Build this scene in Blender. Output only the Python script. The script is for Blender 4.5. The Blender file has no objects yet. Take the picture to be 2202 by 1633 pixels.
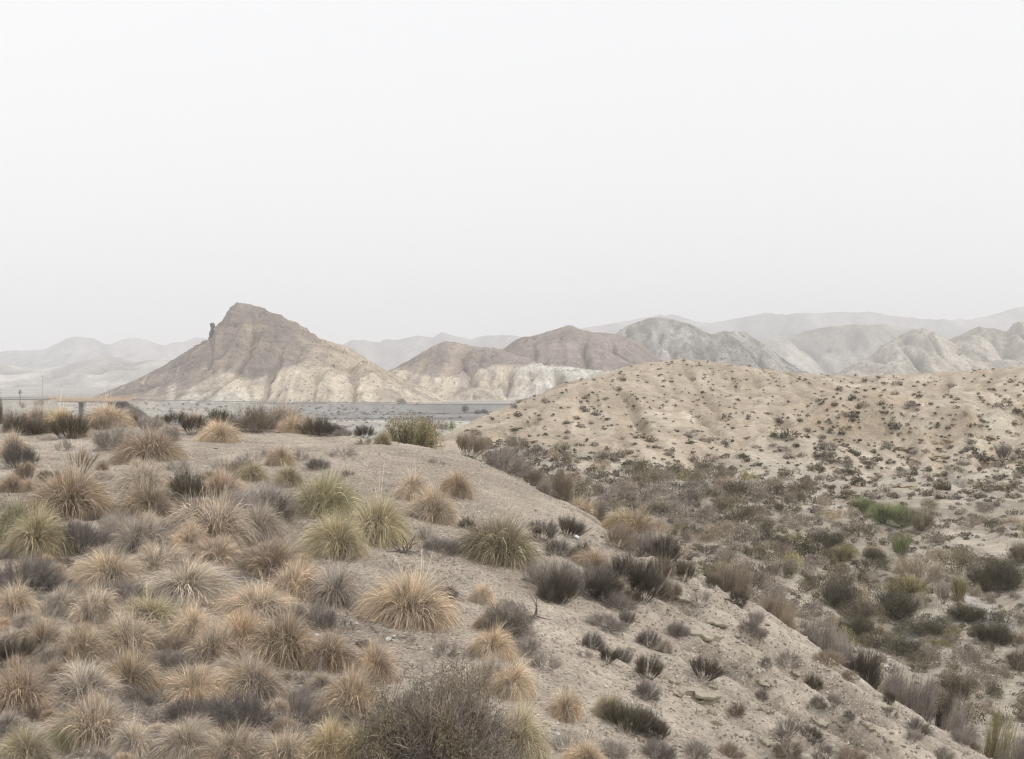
import bpy, math, random
import numpy as np
from mathutils import Matrix

# ------------------------------------------------------------------ camera, sky, sun, exposure
SC = bpy.context.scene
COL = SC.collection
F, CX, CY = 2400.0, 1101.0, 816.5          # focal length and centre of the 2202 px wide photograph
R = math.radians

cam_d = bpy.data.cameras.new('camera')
cam = bpy.data.objects.new('camera', cam_d)
COL.objects.link(cam)
cam_d.sensor_width = 36.0
cam_d.lens = F / 2202.0 * 36.0
cam_d.clip_start = 0.1
cam_d.clip_end = 30000.0
cam.location = (0, 0, 0)
cam.rotation_euler = (R(90), 0, 0)
SC.camera = cam

SUN_EL, SUN_AZ = 50.0, -72.0               # azimuth from +Y towards -X is negative
world = bpy.data.worlds.new('World')
SC.world = world
world.use_nodes = True
wn = world.node_tree
wn.nodes.clear()
w_out = wn.nodes.new('ShaderNodeOutputWorld')
w_add = wn.nodes.new('ShaderNodeAddShader')
w_sky = wn.nodes.new('ShaderNodeTexSky')
w_sky.sky_type = 'NISHITA'
w_sky.sun_disc = False
w_sky.sun_elevation = R(SUN_EL)
w_sky.sun_rotation = R(SUN_AZ)
w_sky.dust_density = 6.0
w_hs = wn.nodes.new('ShaderNodeHueSaturation')
w_hs.inputs['Saturation'].default_value = 0.25
w_b1 = wn.nodes.new('ShaderNodeBackground')
w_b1.inputs['Strength'].default_value = 0.012
w_b2 = wn.nodes.new('ShaderNodeBackground')          # the even layer of cloud
w_b2.inputs['Color'].default_value = (0.985, 0.99, 1.0, 1)
w_b2.inputs['Strength'].default_value = 0.865
wn.links.new(w_sky.outputs[0], w_hs.inputs['Color'])
wn.links.new(w_hs.outputs[0], w_b1.inputs['Color'])
wn.links.new(w_b1.outputs[0], w_add.inputs[0])
wn.links.new(w_b2.outputs[0], w_add.inputs[1])
wn.links.new(w_add.outputs[0], w_out.inputs['Surface'])

sun_d = bpy.data.lights.new('sun', 'SUN')
sun_d.energy = 1.5
sun_d.angle = R(10)
sun_d.color = (1.0, 0.955, 0.89)
sun = bpy.data.objects.new('sun', sun_d)
COL.objects.link(sun)
sun.rotation_euler = (R(90 - SUN_EL), 0, R(180 + 180 - SUN_AZ))   # shines from the azimuth SUN_AZ

SC.view_settings.view_transform = 'Standard'
SC.view_settings.look = 'None'
SC.view_settings.exposure = 0.10
SC.view_settings.gamma = 1.0
SC.view_settings.use_curve_mapping = False
SC.render.engine = 'CYCLES'
cy = SC.cycles
cy.max_bounces = 5
cy.diffuse_bounces = 3
cy.glossy_bounces = 1
cy.transmission_bounces = 2
cy.transparent_max_bounces = 4
cy.volume_bounces = 4
cy.use_denoising = True
cy.denoising_prefilter = 'ACCURATE'
cy.use_adaptive_sampling = False
cy.pixel_filter_type = 'BLACKMAN_HARRIS'
cy.filter_width = 1.2

HAZE_DENSITY = 0.00027

# ------------------------------------------------------------------ helpers
rng = np.random.default_rng(7)

def sstep(a, b, x):
    t = np.clip((x - a) / (b - a), 0, 1)
    return t * t * (3 - 2 * t)

def _hash(i, j, s):
    h = (i * 374761393 + j * 668265263 + s * 982451653) & 0xffffffff
    h = ((h ^ (h >> 13)) * 1274126177) & 0xffffffff
    h = ((h ^ (h >> 16)) * 2246822519) & 0xffffffff
    return ((h ^ (h >> 15)) & 0xffffff) / float(0xffffff)

def vnoise(x, y, s=0):
    x = np.asarray(x, float); y = np.asarray(y, float)
    i = np.floor(x).astype(np.int64); j = np.floor(y).astype(np.int64)
    fx = x - i; fy = y - j
    fx = fx * fx * fx * (fx * (fx * 6 - 15) + 10); fy = fy * fy * fy * (fy * (fy * 6 - 15) + 10)
    a = _hash(i, j, s); b = _hash(i + 1, j, s); c = _hash(i, j + 1, s); d = _hash(i + 1, j + 1, s)
    return (a + (b - a) * fx) * (1 - fy) + (c + (d - c) * fx) * fy   # 0..1

def fbm(x, y, oct=4, s=0, gain=0.5):
    t = 0; a = 1; n = 0
    for k in range(oct):
        t = t + a * (vnoise(x * 2**k + 17.3 * k, y * 2**k - 9.1 * k, s + k) - 0.5)
        n += a; a *= gain
    return t / n * 2                                                # about -1..1

def P(px, py, Y):
    """a point at distance Y seen at pixel px,py of the photograph"""
    return ((px - CX) / F * Y, Y, (CY - py) / F * Y)

def rbf(pts, smooth=0.0):
    pts = np.array(pts, float)
    A = pts[:, :2]; sc = 30.0
    d2 = ((A[:, None] - A[None]) ** 2).sum(-1) / sc**2
    K = np.where(d2 > 0, 0.5 * d2 * np.log(d2 + 1e-12), 0)
    n = len(pts)
    M = np.zeros((n + 3, n + 3)); M[:n, :n] = K + np.eye(n) * smooth
    Q = np.c_[np.ones(n), A / sc]; M[:n, n:] = Q; M[n:, :n] = Q.T
    w = np.linalg.solve(M, np.r_[pts[:, 2], 0, 0, 0])
    def f(X, Y):
        sh = np.shape(X); X = np.ravel(X).astype(float); Y = np.ravel(Y).astype(float)
        out = np.full(X.shape, w[n]) + w[n + 1] * X / sc + w[n + 2] * Y / sc
        for k in range(n):
            q = ((X - A[k, 0])**2 + (Y - A[k, 1])**2) / sc**2
            out += w[k] * 0.5 * q * np.log(q + 1e-12)
        return out.reshape(sh)
    return f

class Grid:
    def __init__(s, x0, x1, y0, y1, c):
        s.x0, s.y0, s.c = x0, y0, c
        s.nx = int(round((x1 - x0) / c)) + 1; s.ny = int(round((y1 - y0) / c)) + 1
        s.X, s.Y = np.meshgrid(x0 + np.arange(s.nx) * c, y0 + np.arange(s.ny) * c)
        s.z = np.zeros_like(s.X)
    def at(s, X, Y, z=None):
        z = s.z if z is None else z
        u = np.clip((np.asarray(X, float) - s.x0) / s.c, 0, s.nx - 1.001)
        v = np.clip((np.asarray(Y, float) - s.y0) / s.c, 0, s.ny - 1.001)
        i = u.astype(int); j = v.astype(int); fu = u - i; fv = v - j
        return ((z[j, i] * (1 - fu) + z[j, i + 1] * fu) * (1 - fv) + (z[j + 1, i] * (1 - fu) + z[j + 1, i + 1] * fu) * fv)

def blur(z, n=1):
    for _ in range(n):
        p = np.pad(z, 1, mode='edge')
        z = (p[:-2, 1:-1] + p[2:, 1:-1] + p[1:-1, :-2] + p[1:-1, 2:] + 4 * p[1:-1, 1:-1]) / 8
    return z

def erode(z, cell, drops=20000, steps=60, k=0.01, batches=6, seed=3, inertia=0.5, mask=None):
    g = np.random.default_rng(seed)
    H, W = z.shape; z = z.copy(); cut = np.zeros_like(z)
    for b in range(batches):
        gy, gx = np.gradient(blur(z, 1), cell)
        x = g.uniform(1, W - 2, drops); y = g.uniform(1, H - 2, drops)
        dx = np.zeros(drops); dy = np.zeros(drops)
        dl = np.zeros(H * W)
        for s in range(steps):
            i = np.clip(y.astype(int), 0, H - 1); j = np.clip(x.astype(int), 0, W - 1)
            sx = gx[i, j]; sy = gy[i, j]; m = np.hypot(sx, sy)
            dx = dx * inertia - sx; dy = dy * inertia - sy
            n = np.hypot(dx, dy) + 1e-9
            x = np.clip(x + dx / n, 0, W - 1.01); y = np.clip(y + dy / n, 0, H - 1.01)
            a = np.clip(m, 0, 1.2) * (m > 0.03) * min(1, (s + 2) / 12)
            dl += np.bincount(i * W + j, weights=a, minlength=H * W)
        d = blur(dl.reshape(H, W), 1) * k * (drops / 20000)**-0.0
        d = np.minimum(d, 0.35 * cell)
        if mask is not None: d = d * mask
        z -= d; cut += d
    return z, cut

def lic(z, cell, seed, steps=22, grain=1, bias=None):
    """streaks that run down the slope: noise averaged along the fall line, normalised to about -1..1"""
    g = np.random.default_rng(seed); H, W = z.shape
    n = blur(g.normal(size=z.shape), grain) if grain else g.normal(size=z.shape)
    gy, gx = np.gradient(blur(z, 6), cell)
    m = np.hypot(gx, gy) + 1e-6; gx = gx / m; gy = gy / m
    if bias:
        gx = gx + bias[0]; gy = gy + bias[1]; m = np.hypot(gx, gy) + 1e-6; gx = gx / m; gy = gy / m
    jj, ii = np.meshgrid(np.arange(W), np.arange(H)); acc = n.copy()
    for sgn in (1, -1):
        x = jj.astype(float); y = ii.astype(float)
        for s in range(steps):
            i = np.clip(np.rint(y).astype(int), 0, H - 1); j = np.clip(np.rint(x).astype(int), 0, W - 1)
            x = np.clip(x - sgn * gx[i, j], 0, W - 1); y = np.clip(y - sgn * gy[i, j], 0, H - 1)
            acc += n[np.rint(y).astype(int), np.rint(x).astype(int)]
    acc -= blur(acc, 40)
    return np.clip(acc / (acc.std() * 2 + 1e-9), -1.4, 1.4)

def new_obj(name, me, parent=None, mat=None):
    o = bpy.data.objects.new(name, me)
    COL.objects.link(o)
    if mat is not None:
        if not me.materials: me.materials.append(mat)
    if parent is not None: o.parent = parent
    return o

def mesh_np(name, V, Q, T=None, col=None, smooth=True):
    """V (n,3) vertices, Q (m,4) quads, T (k,3) triangles, col (n,3) colour of the material at each vertex"""
    me = bpy.data.meshes.new(name)
    V = np.asarray(V, np.float32)
    nq = 0 if Q is None else len(Q); nt = 0 if T is None else len(T)
    me.vertices.add(len(V)); me.vertices.foreach_set('co', V.ravel())
    parts = []
    if nq: parts.append(np.asarray(Q, np.int32).ravel())
    if nt: parts.append(np.asarray(T, np.int32).ravel())
    li = np.concatenate(parts)
    me.loops.add(len(li)); me.loops.foreach_set('vertex_index', li)
    tot = np.r_[np.full(nq, 4, np.int32), np.full(nt, 3, np.int32)]
    st = np.r_[0, np.cumsum(tot)[:-1]].astype(np.int32)
    me.polygons.add(nq + nt)
    me.polygons.foreach_set('loop_start', st)
    me.polygons.foreach_set('loop_total', tot)
    me.polygons.foreach_set('use_smooth', np.full(nq + nt, smooth))
    if col is not None:
        a = me.attributes.new('Col', 'FLOAT_COLOR', 'POINT')
        c = np.ones((len(V), 4), np.float32); c[:, :3] = col
        a.data.foreach_set('color', c.ravel())
    me.update(calc_edges=True)
    me.validate()
    return me

def grid_mesh(name, X, Y, Z, col):
    H, W = X.shape
    idx = np.arange(H * W).reshape(H, W)
    Q = np.stack([idx[:-1, :-1], idx[:-1, 1:], idx[1:, 1:], idx[1:, :-1]], -1).reshape(-1, 4)
    return mesh_np(name, np.stack([X, Y, Z], -1).reshape(-1, 3), Q, None, np.asarray(col).reshape(-1, 3))

def tag(o, label=None, cat=None, group=None, kind=None):
    if label: o['label'] = label
    if cat: o['category'] = cat
    if group: o['group'] = group
    if kind: o['kind'] = kind
    return o

def mix3(a, b, t):
    a = np.asarray(a, float); b = np.asarray(b, float)
    return a + (b - a) * t[..., None]

# ------------------------------------------------------------------ materials
def nmat(name):
    m = bpy.data.materials.new(name); m.use_nodes = True
    t = m.node_tree; t.nodes.clear()
    return m, t

def N(t, typ, **kw):
    n = t.nodes.new(typ)
    for k, v in kw.items(): setattr(n, k, v)
    return n

def noise_node(t, co, scale, detail=4, rough=0.55, dist=0.0):
    n = N(t, 'ShaderNodeTexNoise'); n.inputs['Scale'].default_value = scale
    n.inputs['Detail'].default_value = detail; n.inputs['Roughness'].default_value = rough
    n.inputs['Distortion'].default_value = dist
    t.links.new(co, n.inputs['Vector'])
    return n.outputs[0]

def maprange(t, v, a, b, c, d):
    n = N(t, 'ShaderNodeMapRange'); t.links.new(v, n.inputs[0])
    for i, q in enumerate((a, b, c, d)): n.inputs[i + 1].default_value = q
    return n.outputs[0]

def mixc(t, mode, fac, a, b):
    n = N(t, 'ShaderNodeMix', data_type='RGBA', blend_type=mode)
    for sock, v in ((n.inputs[0], fac), (n.inputs[6], a), (n.inputs[7], b)):
        if isinstance(v, (int, float)): sock.default_value = v
        elif isinstance(v, tuple): sock.default_value = (*v, 1)
        else: t.links.new(v, sock)
    return n.outputs[2]

def math_n(t, op, a, b=None):
    n = N(t, 'ShaderNodeMath', operation=op)
    for s, v in ((n.inputs[0], a), (n.inputs[1], b)):
        if v is None: continue
        if isinstance(v, (int, float)): s.default_value = v
        else: t.links.new(v, s)
    return n.outputs[0]

def ground_mat(name, grains, bump=(0.02, 1.0), contrast=0.5, spots=None, specks=None):
    """vertex-coloured earth: grains = list of noise scales, specks = (scale, threshold, colour) pale stone chips"""
    m, t = nmat(name)
    out = N(t, 'ShaderNodeOutputMaterial'); bs = N(t, 'ShaderNodeBsdfPrincipled')
    bs.inputs['Roughness'].default_value = 0.95
    bs.inputs['Specular IOR Level'].default_value = 0.12
    tc = N(t, 'ShaderNodeTexCoord').outputs['Object']
    at = N(t, 'ShaderNodeAttribute', attribute_name='Col').outputs['Color']
    c = at
    for k, s in enumerate(grains):
        f = maprange(t, noise_node(t, tc, s, 5, 0.65), 0.3, 0.7, 1 - contrast * 0.5, 1 + contrast * 0.5)
        comb = N(t, 'ShaderNodeCombineColor')
        for i in range(3): t.links.new(f, comb.inputs[i])
        c = mixc(t, 'MULTIPLY', 1.0, c, comb.outputs[0])
    h = noise_node(t, tc, bump[1], 8, 0.7)
    for sp in (specks or []):
        scale, thr, colr, amt = sp
        v = N(t, 'ShaderNodeTexVoronoi'); v.inputs['Scale'].default_value = scale
        t.links.new(tc, v.inputs['Vector'])
        sepc = N(t, 'ShaderNodeSeparateColor'); t.links.new(v.outputs['Color'], sepc.inputs[0])
        pick = math_n(t, 'LESS_THAN', sepc.outputs[0], amt)
        near = math_n(t, 'LESS_THAN', v.outputs['Distance'], thr)
        fac = math_n(t, 'MULTIPLY', pick, near)
        c = mixc(t, 'MIX', math_n(t, 'MULTIPLY', fac, 0.8), c, colr)
    if spots:                                   # darker scree gravel in patches
        scale, colr, amt = spots
        f = maprange(t, noise_node(t, tc, scale, 6, 0.7, 0.4), 0.5, 0.62, 0, amt)
        c = mixc(t, 'MIX', f, c, colr)
    b = N(t, 'ShaderNodeBump'); b.inputs['Strength'].default_value = 1.0
    b.inputs['Distance'].default_value = bump[0]
    t.links.new(h, b.inputs['Height'])
    t.links.new(b.outputs[0], bs.inputs['Normal'])
    t.links.new(c, bs.inputs['Base Color'])
    t.links.new(bs.outputs[0], out.inputs['Surface'])
    return m

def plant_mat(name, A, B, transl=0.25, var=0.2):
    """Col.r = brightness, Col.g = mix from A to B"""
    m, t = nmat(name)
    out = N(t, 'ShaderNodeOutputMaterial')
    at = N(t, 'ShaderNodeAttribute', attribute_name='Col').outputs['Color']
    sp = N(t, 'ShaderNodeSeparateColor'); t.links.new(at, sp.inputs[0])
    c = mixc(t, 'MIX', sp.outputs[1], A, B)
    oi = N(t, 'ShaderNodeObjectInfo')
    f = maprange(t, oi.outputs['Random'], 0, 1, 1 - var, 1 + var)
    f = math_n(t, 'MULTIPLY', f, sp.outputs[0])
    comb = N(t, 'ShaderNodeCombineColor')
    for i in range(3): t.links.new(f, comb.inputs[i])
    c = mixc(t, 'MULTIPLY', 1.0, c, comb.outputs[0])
    d = N(t, 'ShaderNodeBsdfDiffuse'); tr = N(t, 'ShaderNodeBsdfTranslucent'); mx = N(t, 'ShaderNodeMixShader')
    mx.inputs[0].default_value = transl
    t.links.new(c, d.inputs['Color']); t.links.new(c, tr.inputs['Color'])
    t.links.new(d.outputs[0], mx.inputs[1]); t.links.new(tr.outputs[0], mx.inputs[2])
    t.links.new(mx.outputs[0], out.inputs['Surface'])
    return m

def plain_mat(name, col, rough=0.8, scale=3.0, var=0.25, metal=0.0):
    m, t = nmat(name)
    out = N(t, 'ShaderNodeOutputMaterial'); bs = N(t, 'ShaderNodeBsdfPrincipled')
    bs.inputs['Roughness'].default_value = rough; bs.inputs['Metallic'].default_value = metal
    bs.inputs['Specular IOR Level'].default_value = 0.25
    tc = N(t, 'ShaderNodeTexCoord').outputs['Object']
    f = maprange(t, noise_node(t, tc, scale, 6, 0.65), 0.3, 0.7, 1 - var, 1 + var)
    comb = N(t, 'ShaderNodeCombineColor')
    for i in range(3): t.links.new(f, comb.inputs[i])
    t.links.new(mixc(t, 'MULTIPLY', 1.0, col, comb.outputs[0]), bs.inputs['Base Color'])
    b = N(t, 'ShaderNodeBump'); b.inputs['Distance'].default_value = 0.02; b.inputs['Strength'].default_value = 0.6
    t.links.new(noise_node(t, tc, scale * 6, 6, 0.7), b.inputs['Height']); t.links.new(b.outputs[0], bs.inputs['Normal'])
    t.links.new(bs.outputs[0], out.inputs['Surface'])
    return m

M_mound = ground_mat('gravelly_soil', (0.9, 7.0, 34.0), (0.045, 14.0), 0.5, None,
                     [(8.0, 0.33, (0.50, 0.46, 0.39), 0.2), (13.0, 0.4, (0.15, 0.13, 0.105), 0.28), (24.0, 0.42, (0.55, 0.51, 0.44), 0.3)])
M_valley = ground_mat('valley_earth', (0.12, 0.9, 5.0), (0.16, 2.2), 0.46, None,
                      [(1.6, 0.22, (0.30, 0.26, 0.21), 0.22), (3.0, 0.3, (0.50, 0.45, 0.36), 0.2)])
M_hill = ground_mat('badland_marl', (0.02, 0.11, 0.6), (1.6, 0.22), 0.5, None,
                    [(0.28, 0.24, (0.16, 0.145, 0.125), 0.32), (0.5, 0.25, (0.20, 0.17, 0.14), 0.22)])
M_far = ground_mat('distant_rock', (0.006, 0.03, 0.12), (6.0, 0.03), 0.32)
M_plain = ground_mat('river_plain', (0.01, 0.09, 0.5), (0.25, 0.5), 0.35, None,
                     [(0.35, 0.22, (0.14, 0.125, 0.105), 0.12)])

# ------------------------------------------------------------------ the foreground mound
sil = [(1000, 985, 46), (1100, 1018, 43), (1200, 1070, 40), (1290, 1128, 38), (1400, 1190, 35), (1500, 1232, 34),
       (1640, 1312, 32), (1780, 1412, 30), (1900, 1490, 28), (2050, 1582, 26), (2130, 1638, 25)]
face = [(0, 1633, 11.5), (550, 1633, 12), (1100, 1633, 13.2), (1350, 1633, 14.3), (1600, 1633, 16.5), (1800, 1633, 19), (2000, 1633, 22),
        (0, 1400, 16), (550, 1400, 16.5), (900, 1400, 17.3), (1200, 1400, 19), (1500, 1400, 23), (1650, 1400, 26), (1750, 1520, 22.5), (1950, 1560, 25),
        (0, 1200, 22), (550, 1200, 23), (900, 1200, 24.5), (1200, 1200, 27.5), (1330, 1200, 30.5),
        (0, 1050, 30), (400, 1050, 31), (800, 1050, 32), (1080, 1055, 37),
        (0, 965, 40), (400, 955, 41), (700, 948, 43), (880, 962, 43.5), (0, 912, 51), (300, 914, 50), (620, 926, 49)]
pts = [P(*q) for q in sil + face]
for (px, py, Y) in sil:                    # beyond the silhouette the spur drops into the valley
    x, y, z = P(px, py, Y)
    nx, ny = 0.80, 0.60
    for d, dz in ((2.0, 1.15), (6, 4.6), (14, 9.5)):
        pts.append((x + nx * d, y + ny * d, max(z - dz, -17)))
for (x, y, z) in ((-30, 0, -2.2), (-12, 0, -2.0), (0, 0, -1.75), (12, 0, -3.5), (25, 0, -8), (-40, 25, -3.2), (-40, 50, -2.6),
                  (-25, 62, -3.3), (-10, 62, -3.9), (5, 62, -6.2), (-40, 75, -6.5), (-20, 78, -7), (0, 80, -9.5), (20, 80, -15), (30, 60, -17), (32, 20, -15), (32, 40, -17), (0, -12, -1.9), (-30, -12, -2.2), (26, -12, -9)):
    pts.append((x, y, z))
f_mound = rbf(pts, 0.002)
gm = Grid(-42, 34, -12, 84, 0.2)
gm.z = f_mound(gm.X, gm.Y)
ex = gm.X * 0.6 - gm.Y * 0.8; nx_ = gm.X * 0.8 + gm.Y * 0.6
# the spur's far flank falls straight into the valley
sw = np.array([P(*q) for q in sil]); se = sw[:, 0] * 0.6 - sw[:, 1] * 0.8; sn = sw[:, 0] * 0.8 + sw[:, 1] * 0.6
o_ = np.argsort(se)
beyond = nx_ - np.interp(ex, se[o_], sn[o_])
cap = np.interp(ex, se[o_], sw[o_, 2]) - 0.1 - 0.55 * (beyond - 0.4)
cw_ = np.maximum((ex > -37.5) * 1.0, sstep(-7, 0, gm.X)) * (beyond > 0.4)
gm.z = gm.z + cw_ * (np.minimum(gm.z, cap) - gm.z)
slope_mask = sstep(1.0, 5.0, gm.X + 0.12 * (gm.Y - 25) * (gm.Y > 25)) * sstep(8, 14, gm.Y)
gm.z += 0.10 * fbm(gm.X / 3.0, gm.Y / 3.0, 4, 11) + 0.035 * fbm(gm.X / 0.7, gm.Y / 0.7, 3, 12)
warp = 1.4 * fbm(gm.X / 4, gm.Y / 4, 2, 15)
rill = np.abs(fbm(ex / 7.0, (nx_ + warp) / 1.3, 3, 21))
gm.z -= slope_mask * (0.34 * (1 - np.clip(rill * 3.2, 0, 1)) - 0.10)
gm.z += slope_mask * 0.10 * fbm(gm.X / 0.9, gm.Y / 0.9, 4, 23)
gm.z -= 2.5 * np.clip(-11.5 - gm.z, 0, None)
mst = lic(gm.z, 0.2, 25, 34, 3, (-0.75, 1.0)); mst2 = lic(gm.z, 0.2, 26, 12, 1); mst3 = lic(gm.z, 0.2, 29, 60, 14, (-0.75, 1.0))
gm.z += slope_mask * (0.25 + 0.75 * sstep(-0.3, -3.0, beyond)) * (0.24 * mst + 0.06 * mst2 + 0.30 * mst3) - 0.10 * slope_mask * sstep(-2.5, -0.5, beyond) + (1 - slope_mask) * 0.02 * mst
gm.z, mound_cut = erode(gm.z, 0.2, 30000, 46, 0.0011, 8, 5, 0.55, 0.12 + 0.88 * slope_mask)
# thin rock strata that step the bare slope
st = gm.z * 2.1 + 0.5 * fbm(gm.X / 2.5, gm.Y / 2.5, 3, 31)
led = sstep(0.72, 0.80, st - np.floor(st)) - (st - np.floor(st))
gm.z += 0.20 * led * slope_mask * sstep(-0.05, 0.3, fbm(gm.X / 3.2, gm.Y / 3.2, 3, 33))

def mound_mesh():
    ys = [-12.0]
    while ys[-1] < 84: ys.append(ys[-1] + (0.5 if ys[-1] < 7 else max(0.085, 0.0062 * ys[-1])))
    ys = np.array(ys)
    xs = np.concatenate([np.arange(-42, -24, 0.4), np.arange(-24, 20, 0.17), np.arange(20, 34.01, 0.4)])
    X, Y = np.meshgrid(xs, ys)
    Z = gm.at(X, Y)
    Z = Z + 0.012 * fbm(X / 0.16, Y / 0.16, 3, 41)
    sm = gm.at(X, Y, slope_mask)
    a = fbm(X / 2.6, Y / 2.6, 4, 51); b = fbm(X / 9, Y / 9, 3, 52)
    c = mix3((0.335, 0.282, 0.230), (0.47, 0.402, 0.332), sstep(-0.5, 0.7, a + 0.4 * b))
    c = mix3(c, (0.40, 0.35, 0.29), 0.4 * sm)
    streak = 0.7 * gm.at(X, Y, mst) + 0.6 * gm.at(X, Y, mst3) + 0.45 * fbm((X * 0.6 - Y * 0.8) / 5, (X * 0.8 + Y * 0.6) / 0.6, 4, 53)
    c = mix3(c, (0.215, 0.185, 0.145), sm * sstep(0.0, -0.6, streak) * 0.8)
    c = mix3(c, (0.52, 0.46, 0.38), sm * sstep(0.1, 0.6, streak) * 0.6)
    left = sstep(1, -5, X - (Y - 20) * 0.05) * sstep(34, 22, Y)         # litter and humus between the tussocks
    c = mix3(c, (0.21, 0.175, 0.145), left * 0.6 * sstep(-0.45, 0.35, fbm(X / 1.1, Y / 1.1, 4, 54)))
    me = grid_mesh('mound_ground', X, Y, Z, c)
    return tag(new_obj('mound_ground', me, None, M_mound), kind='structure')
mound_mesh()

YS = np.concatenate([np.linspace(6, 90, 2400)])
def hit_mound(px, py):
    """ground point of the mound seen at a pixel"""
    x = (px - CX) / F * YS; zr = (CY - py) / F * YS
    gap = gm.at(x, YS) - zr
    k = np.where(gap > 0)[0]
    i = k[0] if len(k) else int(np.argmax(gap / YS))
    return float(x[i]), float(YS[i]), float(gm.at(x[i], YS[i]))

# ------------------------------------------------------------------ valley, tan hill and eroded bank
vp = [(2202, 1600, 46), (2050, 1500, 55), (2202, 1400, 68), (1900, 1420, 62), (1850, 1340, 78), (2020, 1330, 80), (2202, 1250, 92), (1600, 1250, 84), (1720, 1290, 80),
      (1500, 1150, 98), (1700, 1170, 106), (1900, 1150, 114), (2202, 1150, 112), (1350, 1060, 122), (1600, 1060, 134), (1250, 990, 148),
      (1130, 965, 168), (1800, 1085, 138), (1450, 1012, 160), (2040, 1100, 130), (2202, 1085, 138), (1650, 1022, 158), (1740, 1062, 148), (2000, 1062, 148),
      # foot and face of the tan hill
      (1020, 950, 195), (1200, 975, 185), (1400, 995, 180), (1600, 1000, 178), (1750, 985, 190), (1250, 900, 232), (1400, 900, 240), (1400, 840, 285), (1550, 900, 250), (1560, 835, 300),
      (1700, 930, 228), (1720, 860, 275), (1880, 880, 262), (1850, 930, 235), (2000, 855, 300), (2120, 860, 290), (2150, 890, 262), (1100, 915, 222),
      # crest
      (965, 935, 225), (1050, 892, 245), (1130, 858, 262), (1230, 822, 290), (1350, 791, 318), (1430, 777, 332), (1480, 772, 338), (1560, 788, 345), (1650, 804, 352), (1760, 810, 358), (1880, 818, 366),
      (1980, 815, 366), (2080, 807, 358), (2202, 793, 345), (2330, 780, 335),
      # eroded bank on the right
      (1830, 975, 205), (1900, 955, 208), (2000, 942, 205), (2100, 938, 202), (2202, 928, 198), (1800, 1035, 170), (1900, 1040, 166), (2050, 1045, 160), (2202, 1050, 156), (1950, 1000, 186), (2120, 995, 182)]
pv = [P(*q) for q in vp]
for (px, py, Y) in ((965, 935, 225), (1050, 892, 245), (1130, 858, 262), (1230, 822, 290), (1350, 791, 318), (1480, 772, 338), (1650, 800, 352), (1880, 813, 366), (2080, 807, 358), (2202, 793, 345)):
    x, y, z = P(px, py, Y)
    pv += [(x - 6, y + 26, z - 5.5), (x - 12, y + 70, -17.0)]
for q in ((-60, 30, -14), (-60, 90, -15), (-70, 150, -16), (-80, 250, -16.5), (-60, 350, -17), (-20, 330, -17), (10, 40, -15), (0, 75, -13.5), (-20, 120, -14), (-10, 150, -13.5), (-30, 200, -15.3), (-15, 260, -16.5),
          (20, 20, -16), (60, 20, -12), (110, 60, -8), (120, 100, -9), (150, 150, -10), (190, 200, -6), (230, 300, 3), (260, 420, -10), (60, 440, -17), (150, 460, -17), (120, 20, -5)):
    pv.append(q)
f_val = rbf(pv, 0.002)
gv = Grid(-110, 250, 16, 466, 1.0)
gv.z = f_val(gv.X, gv.Y)
hillm = sstep(165, 200, gv.Y) * sstep(-40, -8, gv.X)
bankm = sstep(148, 162, gv.Y) * sstep(225, 205, gv.Y) * sstep(42, 62, gv.X)
gv.z += 0.35 * fbm(gv.X / 14, gv.Y / 14, 4, 61) * (1 - 0.3 * hillm)
# spurs that run down the hill's face towards the left front
su = gv.X * 0.86 + gv.Y * 0.28 + 7 * fbm(gv.X / 45, gv.Y / 45, 2, 63); sv = -gv.X * 0.5 + gv.Y * 0.86
gv.z += hillm * (1 - bankm) * sstep(0, 30, gv.z + 18) * (0.5 * fbm(su / 15, sv / 80, 3, 62, 0.6))
gv.z += bankm * 1.6 * fbm(gv.X / 10, gv.Y / 10, 5, 64)
def dist_seg(X, Y, a, b):
    a = np.array(a[:2]); b = np.array(b[:2]); d = b - a; L2 = d @ d
    t = np.clip(((X - a[0]) * d[0] + (Y - a[1]) * d[1]) / L2, 0, 1)
    sd = ((X - a[0]) * -d[1] + (Y - a[1]) * d[0]) / math.sqrt(L2)          # signed, + on the far side
    return np.hypot(X - a[0] - t * d[0], Y - a[1] - t * d[1]), sd, t
# the second spur in front of the hill, with a scrubby gully behind it, and the cliff of the eroded bank
wob = 3 * fbm(gv.X / 18, gv.Y / 18, 2, 77)
for a_, b_, hh in ((P(1600, 1003, 182), P(1790, 940, 212), 2.6), (P(1790, 940, 212), P(2180, 838, 268), 3.4), (P(1250, 985, 186), P(1330, 960, 205), 0.5)):
    dd, sd, tt = dist_seg(gv.X + wob, gv.Y, a_, b_)
    gv.z += 1.7 * hh * np.exp(-(dd / np.where(sd > 0, 5.0, 14.0))**2) * (0.45 + 0.55 * sstep(0, 0.2, tt)) - hh * 0.8 * np.exp(-((dd - 9) / 5.0)**2) * (sd > 0)
cl = 200 + 5 * fbm(gv.X / 12, gv.X * 0, 3, 78)
gv.z += sstep(45, 62, gv.X) * 3.8 * (sstep(-3.0, 1.0, gv.Y - cl) - sstep(4, 34, gv.Y - cl)) 
vst = lic(gv.z, 1.0, 27, 40, 4, (0.55, 1.5)); vst2 = lic(gv.z, 1.0, 28, 24, 0, (0.42, 1.5))
gv.z += hillm * (1 - bankm) * (0.50 * vst + 1.0 * (0.42 - np.abs(vst)) + 0.16 * vst2) * (0.35 + 0.65 * sstep(8.5, 3.0, gv.z)) + bankm * 0.9 * vst
gv.z, val_cut = erode(gv.z, 1.0, 30000, 70, 0.004, 8, 8, 0.55, 0.25 + 0.75 * np.maximum(hillm, bankm))
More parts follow.
